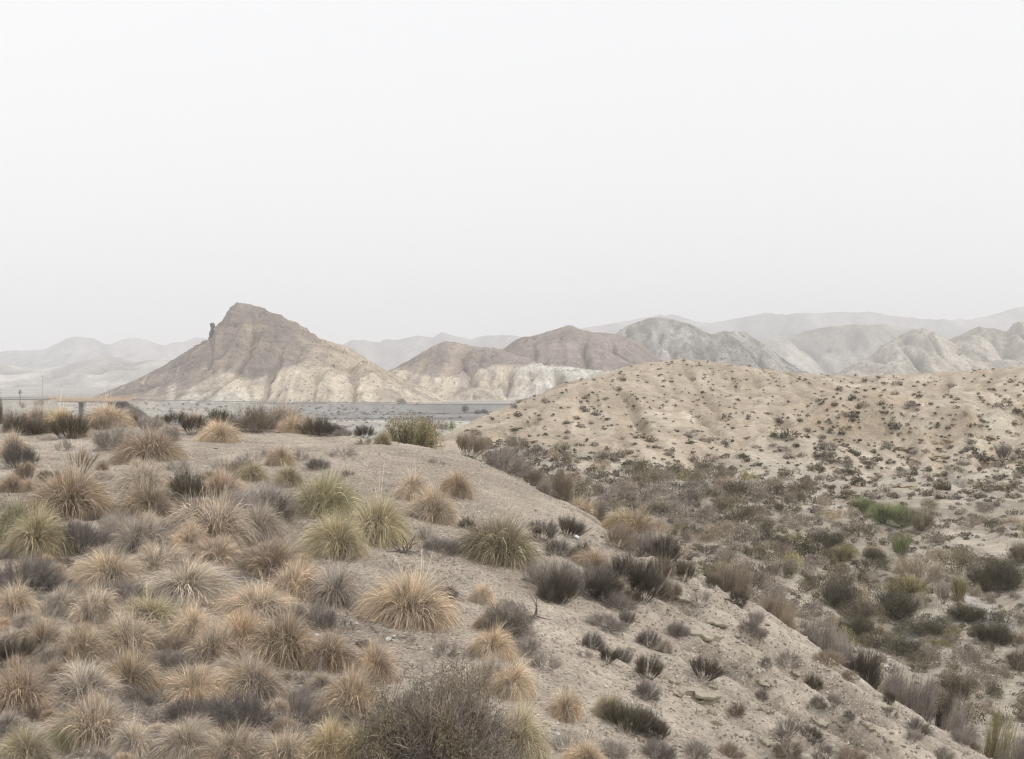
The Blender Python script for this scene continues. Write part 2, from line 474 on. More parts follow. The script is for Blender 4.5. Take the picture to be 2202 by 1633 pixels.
# stepped strata in the eroded bank
st = gv.z / 1.5 + 0.5 * fbm(gv.X / 9, gv.Y / 9, 3, 66)
fr = st - np.floor(st)
gv.z += bankm * 1.4 * (sstep(0.55, 0.85, fr) - fr) * sstep(-0.1, 0.3, fbm(gv.X / 14, gv.Y / 14, 3, 67) + 0.1)
# small terraces and the dry stream in the valley floor
gv.z -= 0.9 * (1 - hillm) * (1 - np.clip(np.abs(fbm((gv.X - 0.35 * gv.Y) / 16, gv.Y / 40, 3, 68)) * 6, 0, 1)) * sstep(40, 70, gv.Y) * sstep(5, 15, gv.X)

def valley_z(X, Y):
    return gv.at(X, Y) + 0.10 * fbm(np.asarray(X) / 2.2, np.asarray(Y) / 2.2, 3, 71) + 0.03 * fbm(np.asarray(X) / 0.6, np.asarray(Y) / 0.6, 2, 72)

def valley_mesh():
    ys = [18.0]
    while ys[-1] < 462: ys.append(ys[-1] * 1.0074)
    ys = np.array(ys); us = np.linspace(-0.34, 0.64, 450)
    U, Y = np.meshgrid(us, ys)
    X = U * (Y + 40)
    Z = valley_z(X, Y)
    inside = sstep(-100, -80, X)
    hm = gv.at(X, Y, hillm); bm = gv.at(X, Y, bankm); cut = gv.at(X, Y, blur(val_cut, 1))
    a = fbm(X / 12, Y / 12, 4, 81); b = fbm(X / 3, Y / 3, 3, 82)
    c = mix3((0.32, 0.282, 0.23), (0.46, 0.41, 0.34), sstep(-0.4, 0.5, a + 0.4 * b))
    ct = mix3((0.375, 0.305, 0.232), (0.435, 0.36, 0.28), sstep(-0.5, 0.5, a + 0.5 * b))
    c = mix3(c, ct, hm * 0.95)
    # paler crests and darker beds of the runnels
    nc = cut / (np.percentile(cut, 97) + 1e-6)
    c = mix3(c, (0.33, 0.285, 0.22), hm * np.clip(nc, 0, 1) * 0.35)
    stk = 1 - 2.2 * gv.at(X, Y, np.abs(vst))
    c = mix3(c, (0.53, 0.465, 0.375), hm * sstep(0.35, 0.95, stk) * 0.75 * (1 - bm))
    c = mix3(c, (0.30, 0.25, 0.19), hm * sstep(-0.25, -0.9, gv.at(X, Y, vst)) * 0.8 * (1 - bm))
    c = mix3(c, (0.53, 0.48, 0.39), bm * sstep(-0.1, 0.5, fbm(X / 8, Y / 8, 4, 85)) * 0.8)
    c = mix3(c, (0.42, 0.325, 0.20), bm * sstep(0.1, 0.5, fbm(X / 9, Z / 1.2, 3, 86)) * 0.55)
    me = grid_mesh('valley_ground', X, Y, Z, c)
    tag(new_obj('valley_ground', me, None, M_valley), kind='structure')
valley_mesh()

YV = np.geomspace(40, 455, 3000)
def hit_valley(px, py):
    x = (px - CX) / F * YV; zr = (CY - py) / F * YV
    gap = valley_z(x, YV) - zr
    k = np.where(gap > 0)[0]
    if not len(k): return None
    i = k[0]
    return float(x[i]), float(YV[i]), float(valley_z(x[i], YV[i]))

# ------------------------------------------------------------------ the plain
PLAIN = -16.0
def plain_z(X, Y):
    return PLAIN + 0.5 * fbm(X / 60, Y / 60, 4, 91) + 0.0012 * np.clip(Y - 900, 0, 1e9) - 1.4 * sstep(-150, -175, X) * sstep(330, 380, Y) * sstep(560, 470, Y)
def plain_mesh():
    ys = np.geomspace(60, 4980, 190); us = np.linspace(-1.0, 1.0, 210)
    U, Y = np.meshgrid(us, ys); X = U * (Y * 0.95 + 120)
    Z = plain_z(X, Y) - 1.6 * sstep(330, 200, Y)
    a = fbm(X / 90, Y / 22, 4, 92)
    c = mix3((0.33, 0.31, 0.285), (0.48, 0.45, 0.40), sstep(-0.3, 0.5, a))
    c = mix3(c, (0.165, 0.16, 0.158), sstep(425, 445, Y) * sstep(660, 620, Y) * sstep(-130, -90, X) * (0.6 + 0.5 * sstep(-.3, .3, fbm(X / 70, Y / 6, 3, 93))))
    me = grid_mesh('plain_ground', X, Y, Z, c)
    tag(new_obj('plain_ground', me, None, M_plain), kind='structure')
plain_mesh()

# ------------------------------------------------------------------ the hills beyond the plain
HILLS = {}
def ridge_layer(G, Y0, crest, wf, wb, base, wig=0.0, spur=(40, 0.45), seed=1, pf=1.15, edge=0.0):
    c = np.array(crest, float)
    xs = (c[:, 0] - CX) / F * Y0; zs = (CY - c[:, 1]) / F * Y0
    x = np.r_[xs[0] - 4 * (zs[0] - base) / 1.5 - 1, xs, xs[-1] + 4 * (zs[-1] - base) / 1.5 + 1]
    z = np.r_[base, zs, base]
    h = np.interp(G.X * Y0 / G.Y, x, z, left=base, right=base)
    off = wig * fbm(G.X / 60.0 / (Y0 / 900), np.zeros_like(G.X) + seed, 3, seed)
    d = G.Y - Y0 - off
    n = fbm(G.X / spur[0], G.Y / (spur[0] * 5), 4, seed + 7)
    fr = np.clip(-d / wf, 0, 1); bk = np.clip(d / wb, 0, 1)
    pf_ = (1 - fr) ** pf
    lower = np.clip(fr * 3, 0, 1) * (1 - fr) * spur[1] * n
    prof = np.where(d < 0, np.clip(pf_ + lower, 0, 1.02), 1 - sstep(0, 1, bk))
    return base + (h - base) * prof

def build_hill(name, bounds, cell, layers, colours, ero=(20000, 70, 0.02, 5), mat=None, rough=1.0, seed=1, rills=None, extra=None):
    G = Grid(*bounds, cell)
    which = np.zeros_like(G.X); Z = np.full_like(G.X, -1e3)
    for k, L in enumerate(layers):
        z = ridge_layer(G, **L)
        which = np.where(z > Z, k, which); Z = np.maximum(Z, z)
    base = layers[0]['base']
    edge = np.minimum.reduce([G.X - G.X.min(), G.X.max() - G.X, G.Y - G.Y.min(), G.Y.max() - G.Y]) / (8 * cell)
    Z = Z + rough * fbm(G.X / (cell * 9), G.Y / (cell * 9), 5, seed + 3) * sstep(0, 12 * rough, Z - base)
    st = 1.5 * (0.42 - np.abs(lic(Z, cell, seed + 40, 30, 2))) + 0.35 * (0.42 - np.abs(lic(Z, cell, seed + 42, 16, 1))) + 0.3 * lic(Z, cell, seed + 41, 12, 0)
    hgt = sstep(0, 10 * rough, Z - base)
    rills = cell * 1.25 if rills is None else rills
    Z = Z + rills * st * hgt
    if ero:
        Z, cut = erode(Z, cell, ero[0], ero[1], ero[2] * cell * 0.22, ero[3] + 3, seed, 0.5, sstep(0, 6 * rough, Z - base))
    else: cut = np.zeros_like(Z)
    G.st = st
    if extra: Z = extra(G, Z)
    Z = np.where(Z <= base + 0.05, base - 2, Z) - 3 * (1 - np.clip(edge, 0, 1))
    G.z = Z; G.which = which
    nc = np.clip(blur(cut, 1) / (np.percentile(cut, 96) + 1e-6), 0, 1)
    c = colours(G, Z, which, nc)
    c = c * (1 + 0.42 * np.clip(G.st, -1.2, 1.2))[..., None]  # ribs lightened, gullies darkened: rill shading put into the colour
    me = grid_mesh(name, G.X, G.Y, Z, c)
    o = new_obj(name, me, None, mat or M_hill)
    HILLS[name] = G
    return tag(o, kind='structure')

PURP = np.array((0.215, 0.180, 0.160)); TANH = np.array((0.365, 0.302, 0.232)); PALE = np.array((0.475, 0.415, 0.33)); WHT = np.array((0.50, 0.475, 0.42)); GREY = np.array((0.25, 0.233, 0.212))

def px_of(G, Z):
    return CX + F * G.X / G.Y, CY - F * Z / G.Y

def big_colours(G, Z, w, nc):
    px, py = px_of(G, Z)
    n1 = fbm(G.X / 22, G.Y / 22, 4, 101); n2 = fbm(G.X / 7, G.Y / 30, 4, 102)
    tan = sstep(600, 720, px + 60 * n1 - 0.2 * (py - 700)) * 0.9
    c = mix3(PURP, TANH, np.clip(tan + 0.35 * sstep(0.0, 0.6, n2) + 0.45 * sstep(0.15, 0.5, n1), 0, 1))
    # pale slips running down the left flank
    st = fbm((G.X * 0.72 + Z * 0.9) / 6, (G.X * 0.7 - Z * 0.7) / 60, 3, 103)
    c = mix3(c, (0.47, 0.41, 0.35), sstep(0.18, 0.42, st) * sstep(470, 380, px) * 0.8)
    lim = np.interp(px, [230, 330, 380, 415, 440, 475, 515, 560, 590, 640, 700, 760, 800, 850, 960], [900, 880, 866, 838, 815, 800, 812, 806, 792, 788, 796, 815, 800, 822, 850])
    lo = sstep(-5, 5, py + 12 * n1 + 9 * n2 - lim) * (0.6 + 0.4 * sstep(-0.3, 0.2, n2))
    pl = mix3(PALE, (0.45, 0.42, 0.365), sstep(830, 862, py + 10 * n2) * sstep(620, 500, px))
    pl = mix3(pl, (0.36, 0.31, 0.24), nc * 0.6)
    pl = mix3(pl, PURP * 1.3, sstep(0.25, 0.6, fbm(G.X / 14, G.Y / 50, 4, 107)) * 0.55)
    c = mix3(c, pl, lo)
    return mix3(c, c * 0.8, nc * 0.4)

def big_extra(G, Z):
    # ledges of harder rock below the summit
    s = Z / 4.2 + 0.35 * fbm(G.X / 25, G.Y / 25, 3, 111) + G.X * 0.03
    f = s - np.floor(s)
    return Z + 2.6 * (sstep(0.6, 0.85, f) - f) * sstep(16, 34, Z) + 0.5 * fbm(G.X / 3, G.Y / 3, 3, 112) * sstep(-14, -8, Z)

crest_big = [(236, 842), (262, 832), (300, 816), (350, 790), (400, 759), (440, 733), (457, 726), (460, 712), (464, 701), (471, 696), (480, 689), (487, 673), (493, 665), (500, 658), (513, 653), (535, 656), (560, 663), (600, 679), (640, 697), (668, 715), (690, 731),
             (705, 738), (742, 745), (765, 759), (790, 776), (820, 795), (850, 808), (900, 832), (960, 858)]
build_hill('sandstone_hill', (-345, -20, 728, 1010), 1.3, [
    dict(Y0=900, crest=crest_big, wf=165, wb=90, base=-16.5, wig=10, spur=(34, 0.42), seed=121, pf=1.05),
    dict(Y0=800, crest=[(380, 862), (410, 842), (440, 818), (475, 812), (520, 815), (560, 808), (590, 796), (615, 790), (700, 792), (735, 806), (790, 832), (850, 856)], wf=56, wb=110, base=-16.5, wig=8, spur=(14, 0.5), seed=131, pf=0.72),
    dict(Y0=815, crest=[(700, 862), (735, 820), (770, 786), (800, 790), (850, 815), (900, 842), (945, 864)], wf=72, wb=60, base=-16.5, wig=6, spur=(12, 0.5), seed=141, pf=0.85)],
    big_colours, (26000, 90, 0.016, 6), None, 0.9, 120, extra=big_extra)

def second_colours(G, Z, w, nc):
    px, py = px_of(G, Z)
    n1 = fbm(G.X / 26, G.Y / 26, 4, 151); n2 = fbm(G.X / 8, G.Y / 30, 4, 152)
    c = mix3(PURP * 1.15, TANH, sstep(-0.1, 0.7, n2 + 0.3) * sstep(1080, 900, px))
    lim = np.interp(px, [840, 870, 930, 1000, 1040, 1080, 1130, 1200, 1270, 1350], [775, 800, 812, 815, 797, 786, 782, 788, 796, 803])
    lo = sstep(-4, 4, py + 9 * n1 - lim)
    pl = mix3(PALE * 1.02, WHT, sstep(0.0, 0.5, n1 + (px - 1080) / 160))
    pl = mix3(pl, (0.36, 0.32, 0.28), nc * 0.6)
    c = mix3(c, pl, lo * (0.35 + 0.65 * sstep(-0.35, 0.15, n2)))
    return mix3(c, c * 0.8, nc * 0.35)
build_hill('marl_hills', (-150, 165, 845, 1260), 1.7, [
    dict(Y0=1030, crest=[(820, 806), (850, 792), (880, 778), (915, 756), (945, 741), (960, 737), (985, 741), (1030, 749), (1075, 755), (1130, 772), (1180, 790)], wf=160, wb=100, base=-16, wig=10, spur=(26, 0.5), seed=161, pf=1.0),
    dict(Y0=1120, crest=[(1060, 765), (1085, 752), (1107, 735), (1118, 730), (1128, 727), (1150, 725), (1172, 720), (1200, 709), (1220, 704), (1232, 706), (1250, 714), (1280, 720), (1330, 722), (1350, 730), (1380, 745), (1420, 775)], wf=190, wb=100, base=-16, wig=12, spur=(34, 0.45), seed=171, pf=1.0),
    dict(Y0=960, crest=[(1000, 830), (1030, 800), (1060, 786), (1100, 780), (1160, 786), (1230, 794), (1280, 800), (1340, 806), (1400, 830)], wf=80, wb=110, base=-16, wig=8, spur=(13, 0.75), seed=181, pf=0.85),
    dict(Y0=885, crest=[(960, 862), (985, 842), (1020, 836), (1060, 842), (1110, 862)], wf=36, wb=60, base=-16, wig=4, spur=(8, 0.4), seed=191, pf=0.6)],
    second_colours, (26000, 90, 0.02, 6), None, 1.2, 150)

def grey_colours(G, Z, w, nc):
    n1 = fbm(G.X / 34, G.Y / 34, 4, 201); n2 = fbm(G.X / 10, G.Y / 60, 4, 202)
    c = mix3(GREY * 0.80, GREY * 1.35, sstep(-0.2, 0.6, n2 + 0.3 * n1))
    return mix3(c, (0.44, 0.42, 0.39), sstep(0.3, 0.6, -n1) * 0.6)
build_hill('grey_hill', (80, 420, 1150, 1560), 2.2, [
    dict(Y0=1360, crest=[(1280, 760), (1310, 735), (1335, 713), (1360, 700), (1385, 690), (1405, 686), (1430, 686), (1460, 692), (1490, 703), (1515, 717), (1530, 722), (1560, 717), (1582, 716), (1600, 716), (1625, 732), (1650, 748), (1680, 772), (1720, 798), (1740, 806)], wf=200, wb=130, base=-8, wig=14, spur=(36, 0.5), seed=211, pf=0.95)],
    grey_colours, (24000, 80, 0.02, 6), None, 1.4, 200)

def right_colours(G, Z, w, nc):
    n1 = fbm(G.X / 50, G.Y / 50, 4, 221); n2 = fbm(G.X / 14, G.Y / 80, 4, 222)
    c = mix3((0.27, 0.243, 0.21), (0.43, 0.39, 0.335), sstep(-0.3, 0.5, n2 + 0.3 * n1))
    c = mix3(c, (0.27, 0.25, 0.22), nc * 0.7)
    return c
build_hill('ridged_hill', (380, 990, 1330, 1840), 2.3, [
    dict(Y0=1560, crest=[(1800, 806), (1840, 785), (1870, 768), (1905, 742), (1935, 724), (1960, 713), (1985, 709), (2005, 716), (2030, 730), (2060, 745), (2100, 765), (2160, 795)], wf=170, wb=120, base=-5, wig=16, spur=(26, 0.75), seed=231, pf=0.9),
    dict(Y0=1680, crest=[(2000, 770), (2040, 735), (2080, 716), (2110, 708), (2140, 709), (2165, 716), (2178, 700), (2190, 697), (2230, 704), (2290, 700), (2380, 720), (2450, 745)], wf=240, wb=140, base=-5, wig=20, spur=(34, 0.8), seed=241, pf=0.9),
    dict(Y0=1460, crest=[(2040, 806), (2080, 790), (2120, 782), (2160, 778), (2230, 782), (2320, 790)], wf=80, wb=80, base=-5, wig=10, spur=(20, 0.6), seed=251, pf=0.8)],
    right_colours, (26000, 90, 0.024, 6), None, 1.6, 220)

def pale_far(a, b, s):
    def f(G, Z, w, nc):
        n = fbm(G.X / s, G.Y / (s * 2.5), 5, int(s) + 5)
        return mix3(mix3(a, b, sstep(-0.4, 0.5, n)), np.array(a) * 0.75, nc * 0.5)
    return f
build_hill('broad_hill', (380, 1160, 2040, 2660), 5.5, [
    dict(Y0=2350, crest=[(1620, 745), (1650, 733), (1700, 724), (1750, 713), (1800, 705), (1840, 701), (1890, 702), (1930, 708), (1970, 712), (2010, 722), (2080, 745)], wf=270, wb=200, base=-4, wig=25, spur=(60, 0.6), seed=261, pf=0.9)],
    pale_far((0.27, 0.25, 0.23), (0.40, 0.37, 0.335), 60), (16000, 60, 0.02, 5), M_far, 3.0, 260)
build_hill('far_ranges', (-1500, 2600, 3500, 4900), 15.0, [
    dict(Y0=4300, crest=[(1120, 735), (1200, 722), (1250, 712), (1290, 706), (1330, 700), (1380, 690), (1420, 684), (1450, 683), (1500, 699), (1560, 695), (1600, 688), (1640, 681), (1700, 680), (1760, 681), (1830, 678), (1870, 678), (1920, 686), (1950, 690), (2000, 693), (2080, 693), (2110, 688), (2150, 680), (2180, 669), (2202, 665), (2280, 655), (2400, 670)], wf=520, wb=420, base=-10, wig=60, spur=(150, 0.5), seed=271, pf=0.9),
    dict(Y0=4000, crest=[(690, 752), (740, 746), (757, 735), (800, 738), (860, 738), (895, 730), (930, 735), (952, 721), (975, 729), (1010, 735), (1045, 727), (1090, 728), (1150, 735), (1230, 750)], wf=460, wb=380, base=-10, wig=60, spur=(110, 0.55), seed=281, pf=0.8)],
    pale_far((0.27, 0.26, 0.26), (0.38, 0.365, 0.355), 150), (16000, 50, 0.012, 4), M_far, 6.0, 270)
build_hill('left_hills', (-1350, -560, 1950, 2750), 6.0, [
    dict(Y0=2350, crest=[(-80, 790), (-20, 782), (40, 795), (90, 800), (130, 795), (165, 784), (200, 777), (225, 774), (260, 776), (285, 786), (300, 783), (330, 779), (370, 781), (420, 790)], wf=320, wb=220, base=-12, wig=24, spur=(50, 0.7), seed=291, pf=0.9),
    dict(Y0=2150, crest=[(150, 815), (185, 805), (212, 811), (235, 826)], wf=90, wb=90, base=-12, wig=10, spur=(20, 0.5), seed=295, pf=0.9)],
    pale_far((0.28, 0.265, 0.25), (0.46, 0.43, 0.39), 60), (16000, 60, 0.02, 5), M_far, 3.0, 290)
build_hill('left_far_ranges', (-2300, -560, 3500, 4700), 13.0, [
    dict(Y0=4050, crest=[(-200, 768), (0, 764), (40, 761), (95, 756), (120, 745), (150, 731), (165, 731), (200, 733), (225, 742), (240, 742), (265, 736), (290, 733), (310, 739), (340, 747), (370, 744), (405, 740), (425, 733), (450, 735), (480, 742), (560, 750), (700, 760)], wf=460, wb=380, base=-12, wig=60, spur=(120, 0.55), seed=301, pf=0.85)],
    pale_far((0.30, 0.29, 0.29), (0.42, 0.40, 0.39), 140), (12000, 50, 0.012, 4), M_far, 6.0, 300)

# ------------------------------------------------------------------ road, embankment, bridge
M_road = plain_mat('asphalt', (0.10, 0.10, 0.10), 0.9, 0.6, 0.2)
M_conc = plain_mat('concrete', (0.44, 0.42, 0.39), 0.9, 0.5, 0.25)
M_orange = plain_mat('weathered_orange_paint', (0.56, 0.42, 0.31), 0.7, 0.8, 0.15)
M_galv = plain_mat('galvanised_steel', (0.42, 0.42, 0.43), 0.5, 1.0, 0.1, 0.6)
M_white = plain_mat('white_paint', (0.78, 0.78, 0.78), 0.5, 2.0, 0.08)
M_darkg = plain_mat('dark_glass', (0.05, 0.06, 0.07), 0.2, 1.0, 0.1)
M_pole = plain_mat('grey_wood', (0.20, 0.175, 0.15), 0.9, 4.0, 0.2)
M_frond = plant_mat('palm_frond', (0.14, 0.145, 0.09), (0.22, 0.19, 0.12))

road_pts = [P(-420, 857.5, 400), P(-150, 858, 408), P(60, 859, 420), P(112, 859.5, 424), P(250, 861, 436), P(330, 864, 446), P(430, 866, 462), P(560, 867.5, 486), P(700, 868.5, 515), P(850, 869, 545), P(1000, 869.5, 575), P(1180, 870, 610), P(1400, 871, 650)]
def resample(pts, step):
    p = np.array(pts); s = np.r_[0, np.cumsum(np.linalg.norm(np.diff(p[:, :2], axis=0), axis=1))]
    u = np.arange(0, s[-1], step)
    q = np.stack([np.interp(u, s, p[:, k]) for k in range(3)], -1)
    for _ in range(6): q[1:-1] = (q[:-2] + 2 * q[1:-1] + q[2:]) / 4
    return q
RD = resample(road_pts, 3.0)
def section(name, sec, pts, mat, parent=None, base=None, kind=None):
    """sweep a cross-section of (side offset, height) along the line; height None means down on the plain"""
    t = np.gradient(pts[:, :2], axis=0); t /= np.linalg.norm(t, axis=1)[:, None]
    n = np.stack([t[:, 1], -t[:, 0]], -1)
    V = []
    for (o, h) in sec:
        xy = pts[:, :2] + n * o
        z = pts[:, 2] + h if h is not None else plain_z(xy[:, 0], xy[:, 1]) - 0.3
        V.append(np.c_[xy, z])
    V = np.stack(V, 1); K = V.shape[1]; L = V.shape[0]
    idx = np.arange(L * K).reshape(L, K)
    Q = np.stack([idx[:-1, :-1], idx[:-1, 1:], idx[1:, 1:], idx[1:, :-1]], -1).reshape(-1, 4)
    c = np.where(V.reshape(-1, 3)[:, :1] > -105, np.array([(0.27, 0.26, 0.25)]), np.array([(0.38, 0.355, 0.32)]))
    T = [(0, k, k + 1) for k in range(1, K - 1)] + [((L - 1) * K, (L - 1) * K + k + 1, (L - 1) * K + k) for k in range(1, K - 1)] if sec[0][1] is None else None
    o = new_obj(name, mesh_np(name, V.reshape(-1, 3), Q, T, c), parent, mat)
    return o
bx0, bx1 = P(112, 860, 424)[0], P(252, 861, 436)[0]
left = RD[RD[:, 0] <= bx0 + 1]; right = RD[RD[:, 0] >= bx1 - 1]
tag(section('embankment', [(-16, None), (-6, -0.1), (6, -0.1), (17, None)], left, M_plain), kind='structure')
tag(section('embankment', [(-16, None), (-6, -0.1), (6, -0.1), (14, -2.2), (24, -3.6), (38, None)], right, M_plain), kind='structure')
tag(section('road', [(-5, 0), (5, 0)], left, M_road), kind='structure')
tag(section('road', [(-5, 0), (5, 0)], right, M_road), kind='structure')

def box_mesh(name, boxes, bev=0.0):
    V = []; Q = []
    for (x0, x1, y0, y1, z0, z1) in boxes:
        b = len(V)
        V += [(x0, y0, z0), (x1, y0, z0), (x1, y1, z0), (x0, y1, z0), (x0, y0, z1), (x1, y0, z1), (x1, y1, z1), (x0, y1, z1)]
        Q += [tuple(b + i for i in f) for f in ((0, 3, 2, 1), (4, 5, 6, 7), (0, 1, 5, 4), (1, 2, 6, 5), (2, 3, 7, 6), (3, 0, 4, 7))]
    return mesh_np(name, V, Q, smooth=False)

def empty(name, loc, rz=0.0, label=None, cat=None, group=None):
    o = bpy.data.objects.new(name, None); COL.objects.link(o)
    o.location = loc; o.rotation_euler = (0, 0, rz)
    return tag(o, label, cat, group)

mid = RD[(RD[:, 0] > bx0 - 1) & (RD[:, 0] < bx1 + 1)]
bl, br = mid[0], mid[-1]
L = float(np.hypot(*(br - bl)[:2])); ang = math.atan2(br[1] - bl[1], br[0] - bl[0])
gz = float(plain_z(bl[0], bl[1]))
bridge = empty('road_bridge', (bl[0], bl[1], bl[2]), ang, 'low concrete road bridge with an orange parapet over the dry riverbed', 'bridge')
H = bl[2] - gz + 1.0
new_obj('deck', box_mesh('deck', [(-1, L + 1, -5.6, 5.6, -1.0, -0.02)]), bridge, M_conc)
new_obj('parapet', box_mesh('parapet', [(-3, L + 3, -5.8, -5.55, -0.6, 0.25), (-3, L + 8, -5.8, -5.6, 0.35, 0.5), (-3, L + 8, -5.8, -5.6, 0.7, 0.85)]), bridge, M_orange)
new_obj('parapet', box_mesh('parapet', [(-3, L + 3, 5.55, 5.8, -0.6, 0.3), (-3, L + 8, 5.6, 5.8, 0.55, 0.7), (-3, L + 8, 5.6, 5.8, 1.0, 1.15)]), bridge, M_orange)
pst = box_mesh('railing_post', [(-0.06, 0.06, -5.85, -5.72, -0.2, 1.1)])
for k in range(24):
    o = new_obj('railing_post', pst, bridge, M_orange); o.location.x = -2.5 + k * (L + 9) / 23
pier = box_mesh('pier', [(-0.3, 0.3, -4.8, 4.8, -H - 1, -1.0), (-0.6, 0.6, -5.2, 5.2, -1.6, -1.002)])
for f in (0.40, 0.86):
    o = new_obj('pier', pier, bridge, M_conc); o.location.x = f * L
V = [(-1, -5.4, -1), (4.5, -5.4, -H - 1), (-1, -5.4, -H - 1), (-1, 5.4, -1), (4.5, 5.4, -H - 1), (-1, 5.4, -H - 1)]
ab = mesh_np('abutment', V, [(0, 1, 4, 3), (0, 3, 5, 2)], [(0, 2, 1), (3, 4, 5)], smooth=False)
new_obj('abutment', ab, bridge, M_conc)

def local(root, x, y, z):
    c, s = math.cos(ang), math.sin(ang)
    return (root.location.x + x * c - y * s, root.location.y + x * s + y * c, root.location.z + z)

tr = empty('white_truck', local(bridge, L * 0.72, 2.5, -H + 0.6), ang, 'small white truck parked in the shade under the bridge', 'truck')
new_obj('cargo_box', box_mesh('cargo_box', [(-1.6, 1.5, -1.1, 1.1, 0.7, 2.7)]), tr, M_white)
new_obj('cab', box_mesh('cab', [(1.6, 3.0, -1.0, 1.0, 0.5, 2.0)]), tr, M_white)
new_obj('windscreen', box_mesh('windscreen', [(2.2, 3.04, -0.85, 0.85, 1.25, 1.85)]), tr, M_darkg)
a = np.linspace(0, 2 * math.pi, 14, endpoint=False)
wv = np.r_[np.c_[0.42 * np.cos(a), np.full(14, -0.13), 0.42 * np.sin(a)], np.c_[0.42 * np.cos(a), np.full(14, 0.13), 0.42 * np.sin(a)], [[0, -0.13, 0], [0, 0.13, 0]]]
wq = [(i, (i + 1) % 14, 14 + (i + 1) % 14, 14 + i) for i in range(14)]
wt = [(i, 28, (i + 1) % 14) for i in range(14)] + [(14 + i, 14 + (i + 1) % 14, 29) for i in range(14)]
wm = mesh_np('wheel', wv, wq, wt)
M_tyre = plain_mat('black_rubber', (0.03, 0.03, 0.03), 0.8, 5.0, 0.2)
for wx in (-1.0, 2.1):
    for wy in (-1.0, 1.0):
        o = new_obj('wheel', wm, tr, M_tyre); o.location = (wx, wy, 0.42)

def signboard(loc, w, h, leg, rz, label):
    r = empty('road_sign', loc, rz, label, 'sign')
    new_obj('board', box_mesh('board', [(-w / 2, w / 2, -0.06, 0.06, leg, leg + h)]), r, M_white)
    lg = box_mesh('leg', [(-0.08, 0.08, 0.07, 0.2, -0.5, leg + h * 0.9)])
    for sx in (-0.35, 0.35):
        o = new_obj('leg', lg, r, M_galv); o.location.x = sx * w
    return r
x, y, z = P(148, 860, 436); signboard((x, y, z), 0.9, 1.1, 0.45, 0, 'small white sign standing on the far edge of the bridge')
x, y, z = P(623, 869, 492)
s = signboard((x, y, z + 0.2), 2.1, 1.9, 0.3, 0, 'white roadside sign with a dark emblem in front of the sandstone hill')
new_obj('emblem', box_mesh('emblem', [(-0.2, 0.42, -0.075, -0.061, 1.2, 1.65), (0.0, 0.22, -0.075, -0.0611, 0.8, 1.19)]), s, M_darkg)

# guardrail along the near edge of the road
def guardrail(pts, off, label):
    r = empty('guardrail', (0, 0, 0), 0, label, 'guardrail')
    section('rail', [(off, 0.45), (off + 0.08, 0.55), (off, 0.65), (off + 0.08, 0.78)], pts, M_galv, r)
    t = np.gradient(pts[:, :2], axis=0); t /= np.linalg.norm(t, axis=1)[:, None]
    bs = []
    for k in range(0, len(pts), 2):
        x, y = pts[k, 0] + t[k, 1] * (off - .1), pts[k, 1] - t[k, 0] * (off - .1); z = pts[k, 2]
        bs.append((x - .06, x + .06, y - .06, y + .06, z - .3, z + .75))
    tag(new_obj('post', box_mesh('post', bs), r, M_galv), kind='stuff')
guardrail(right, 5.2, 'steel guardrail along the road below the sandstone hill')
guardrail(left, 5.2, 'steel guardrail along the road left of the bridge')
# the dirt track that crosses the plain nearer by
tk = resample([P(560, 892, 440), P(760, 890, 460), P(900, 889, 475), P(1010, 888, 490), P(1120, 886, 505)], 4.0)
tk[:, 2] = plain_z(tk[:, 0], tk[:, 1]) + 0.7
tag(section('dirt_track', [(-9, -1.2), (-4, 0), (4, 0), (9, -1.2)], tk, M_plain), kind='structure')

# a palm and a utility pole beside the road
def tube(path, rad, n=8):
    path = np.array(path, float); V = []; 
    for k, p in enumerate(path):
        t = path[min(k + 1, len(path) - 1)] - path[max(k - 1, 0)]; t /= np.linalg.norm(t) + 1e-9
        u = np.cross(t, (0.3, 0.9, 0.2)); u /= np.linalg.norm(u) + 1e-9; v = np.cross(t, u)
        a = np.linspace(0, 2 * math.pi, n, endpoint=False)
        V.append(p + rad[k] * (np.cos(a)[:, None] * u + np.sin(a)[:, None] * v))
    L = len(path); idx = np.arange(L * n).reshape(L, n); nx = np.roll(idx, -1, 1)
    Q = np.stack([idx[:-1], nx[:-1], nx[1:], idx[1:]], -1).reshape(-1, 4)
    return np.concatenate(V), Q
x, y, z = P(43, 868, 392)
palm = empty('palm_tree', (x, y, z), 0, 'tall thin palm with a small ragged crown left of the bridge', 'palm tree')
V, Q = tube([(0, 0, -1), (0.03, 0, 2), (0, 0.05, 4.2)], [0.16, 0.13, 0.11]); new_obj('trunk', mesh_np('trunk', V, Q), palm, M_pole)
fr = []
for k in range(26):
    a = rng.uniform(0, 6.283); e = rng.uniform(-0.9, 1.2); l = rng.uniform(0.7, 1.1)
    d = np.array((math.cos(a) * math.cos(e), math.sin(a) * math.cos(e), math.sin(e)))
    s_ = np.cross(d, (0, 0, 1)); s_ /= np.linalg.norm(s_); p = np.array((0, 0.05, 4.2))
    q = p + d * l * 0.6; e2 = p + d * l - (0, 0, 0.35 * l)
    b = len(fr); fr += [p, q + s_ * 0.13, e2, q - s_ * 0.13]
fq = np.arange(len(fr)).reshape(-1, 4)
new_obj('crown', mesh_np('crown', fr, fq, None, np.tile((1, .4, 0), (len(fr), 1))), palm, M_frond)
x, y, z = P(91, 862, 430)
up = empty('utility_pole', (x, y, z - 3), 0, 'thin pale utility pole beside the road left of the bridge', 'pole')
V, Q = tube([(0, 0, 0), (0, 0, 13)], [0.11, 0.07]); new_obj('pole', mesh_np('pole', V, Q), up, M_conc)
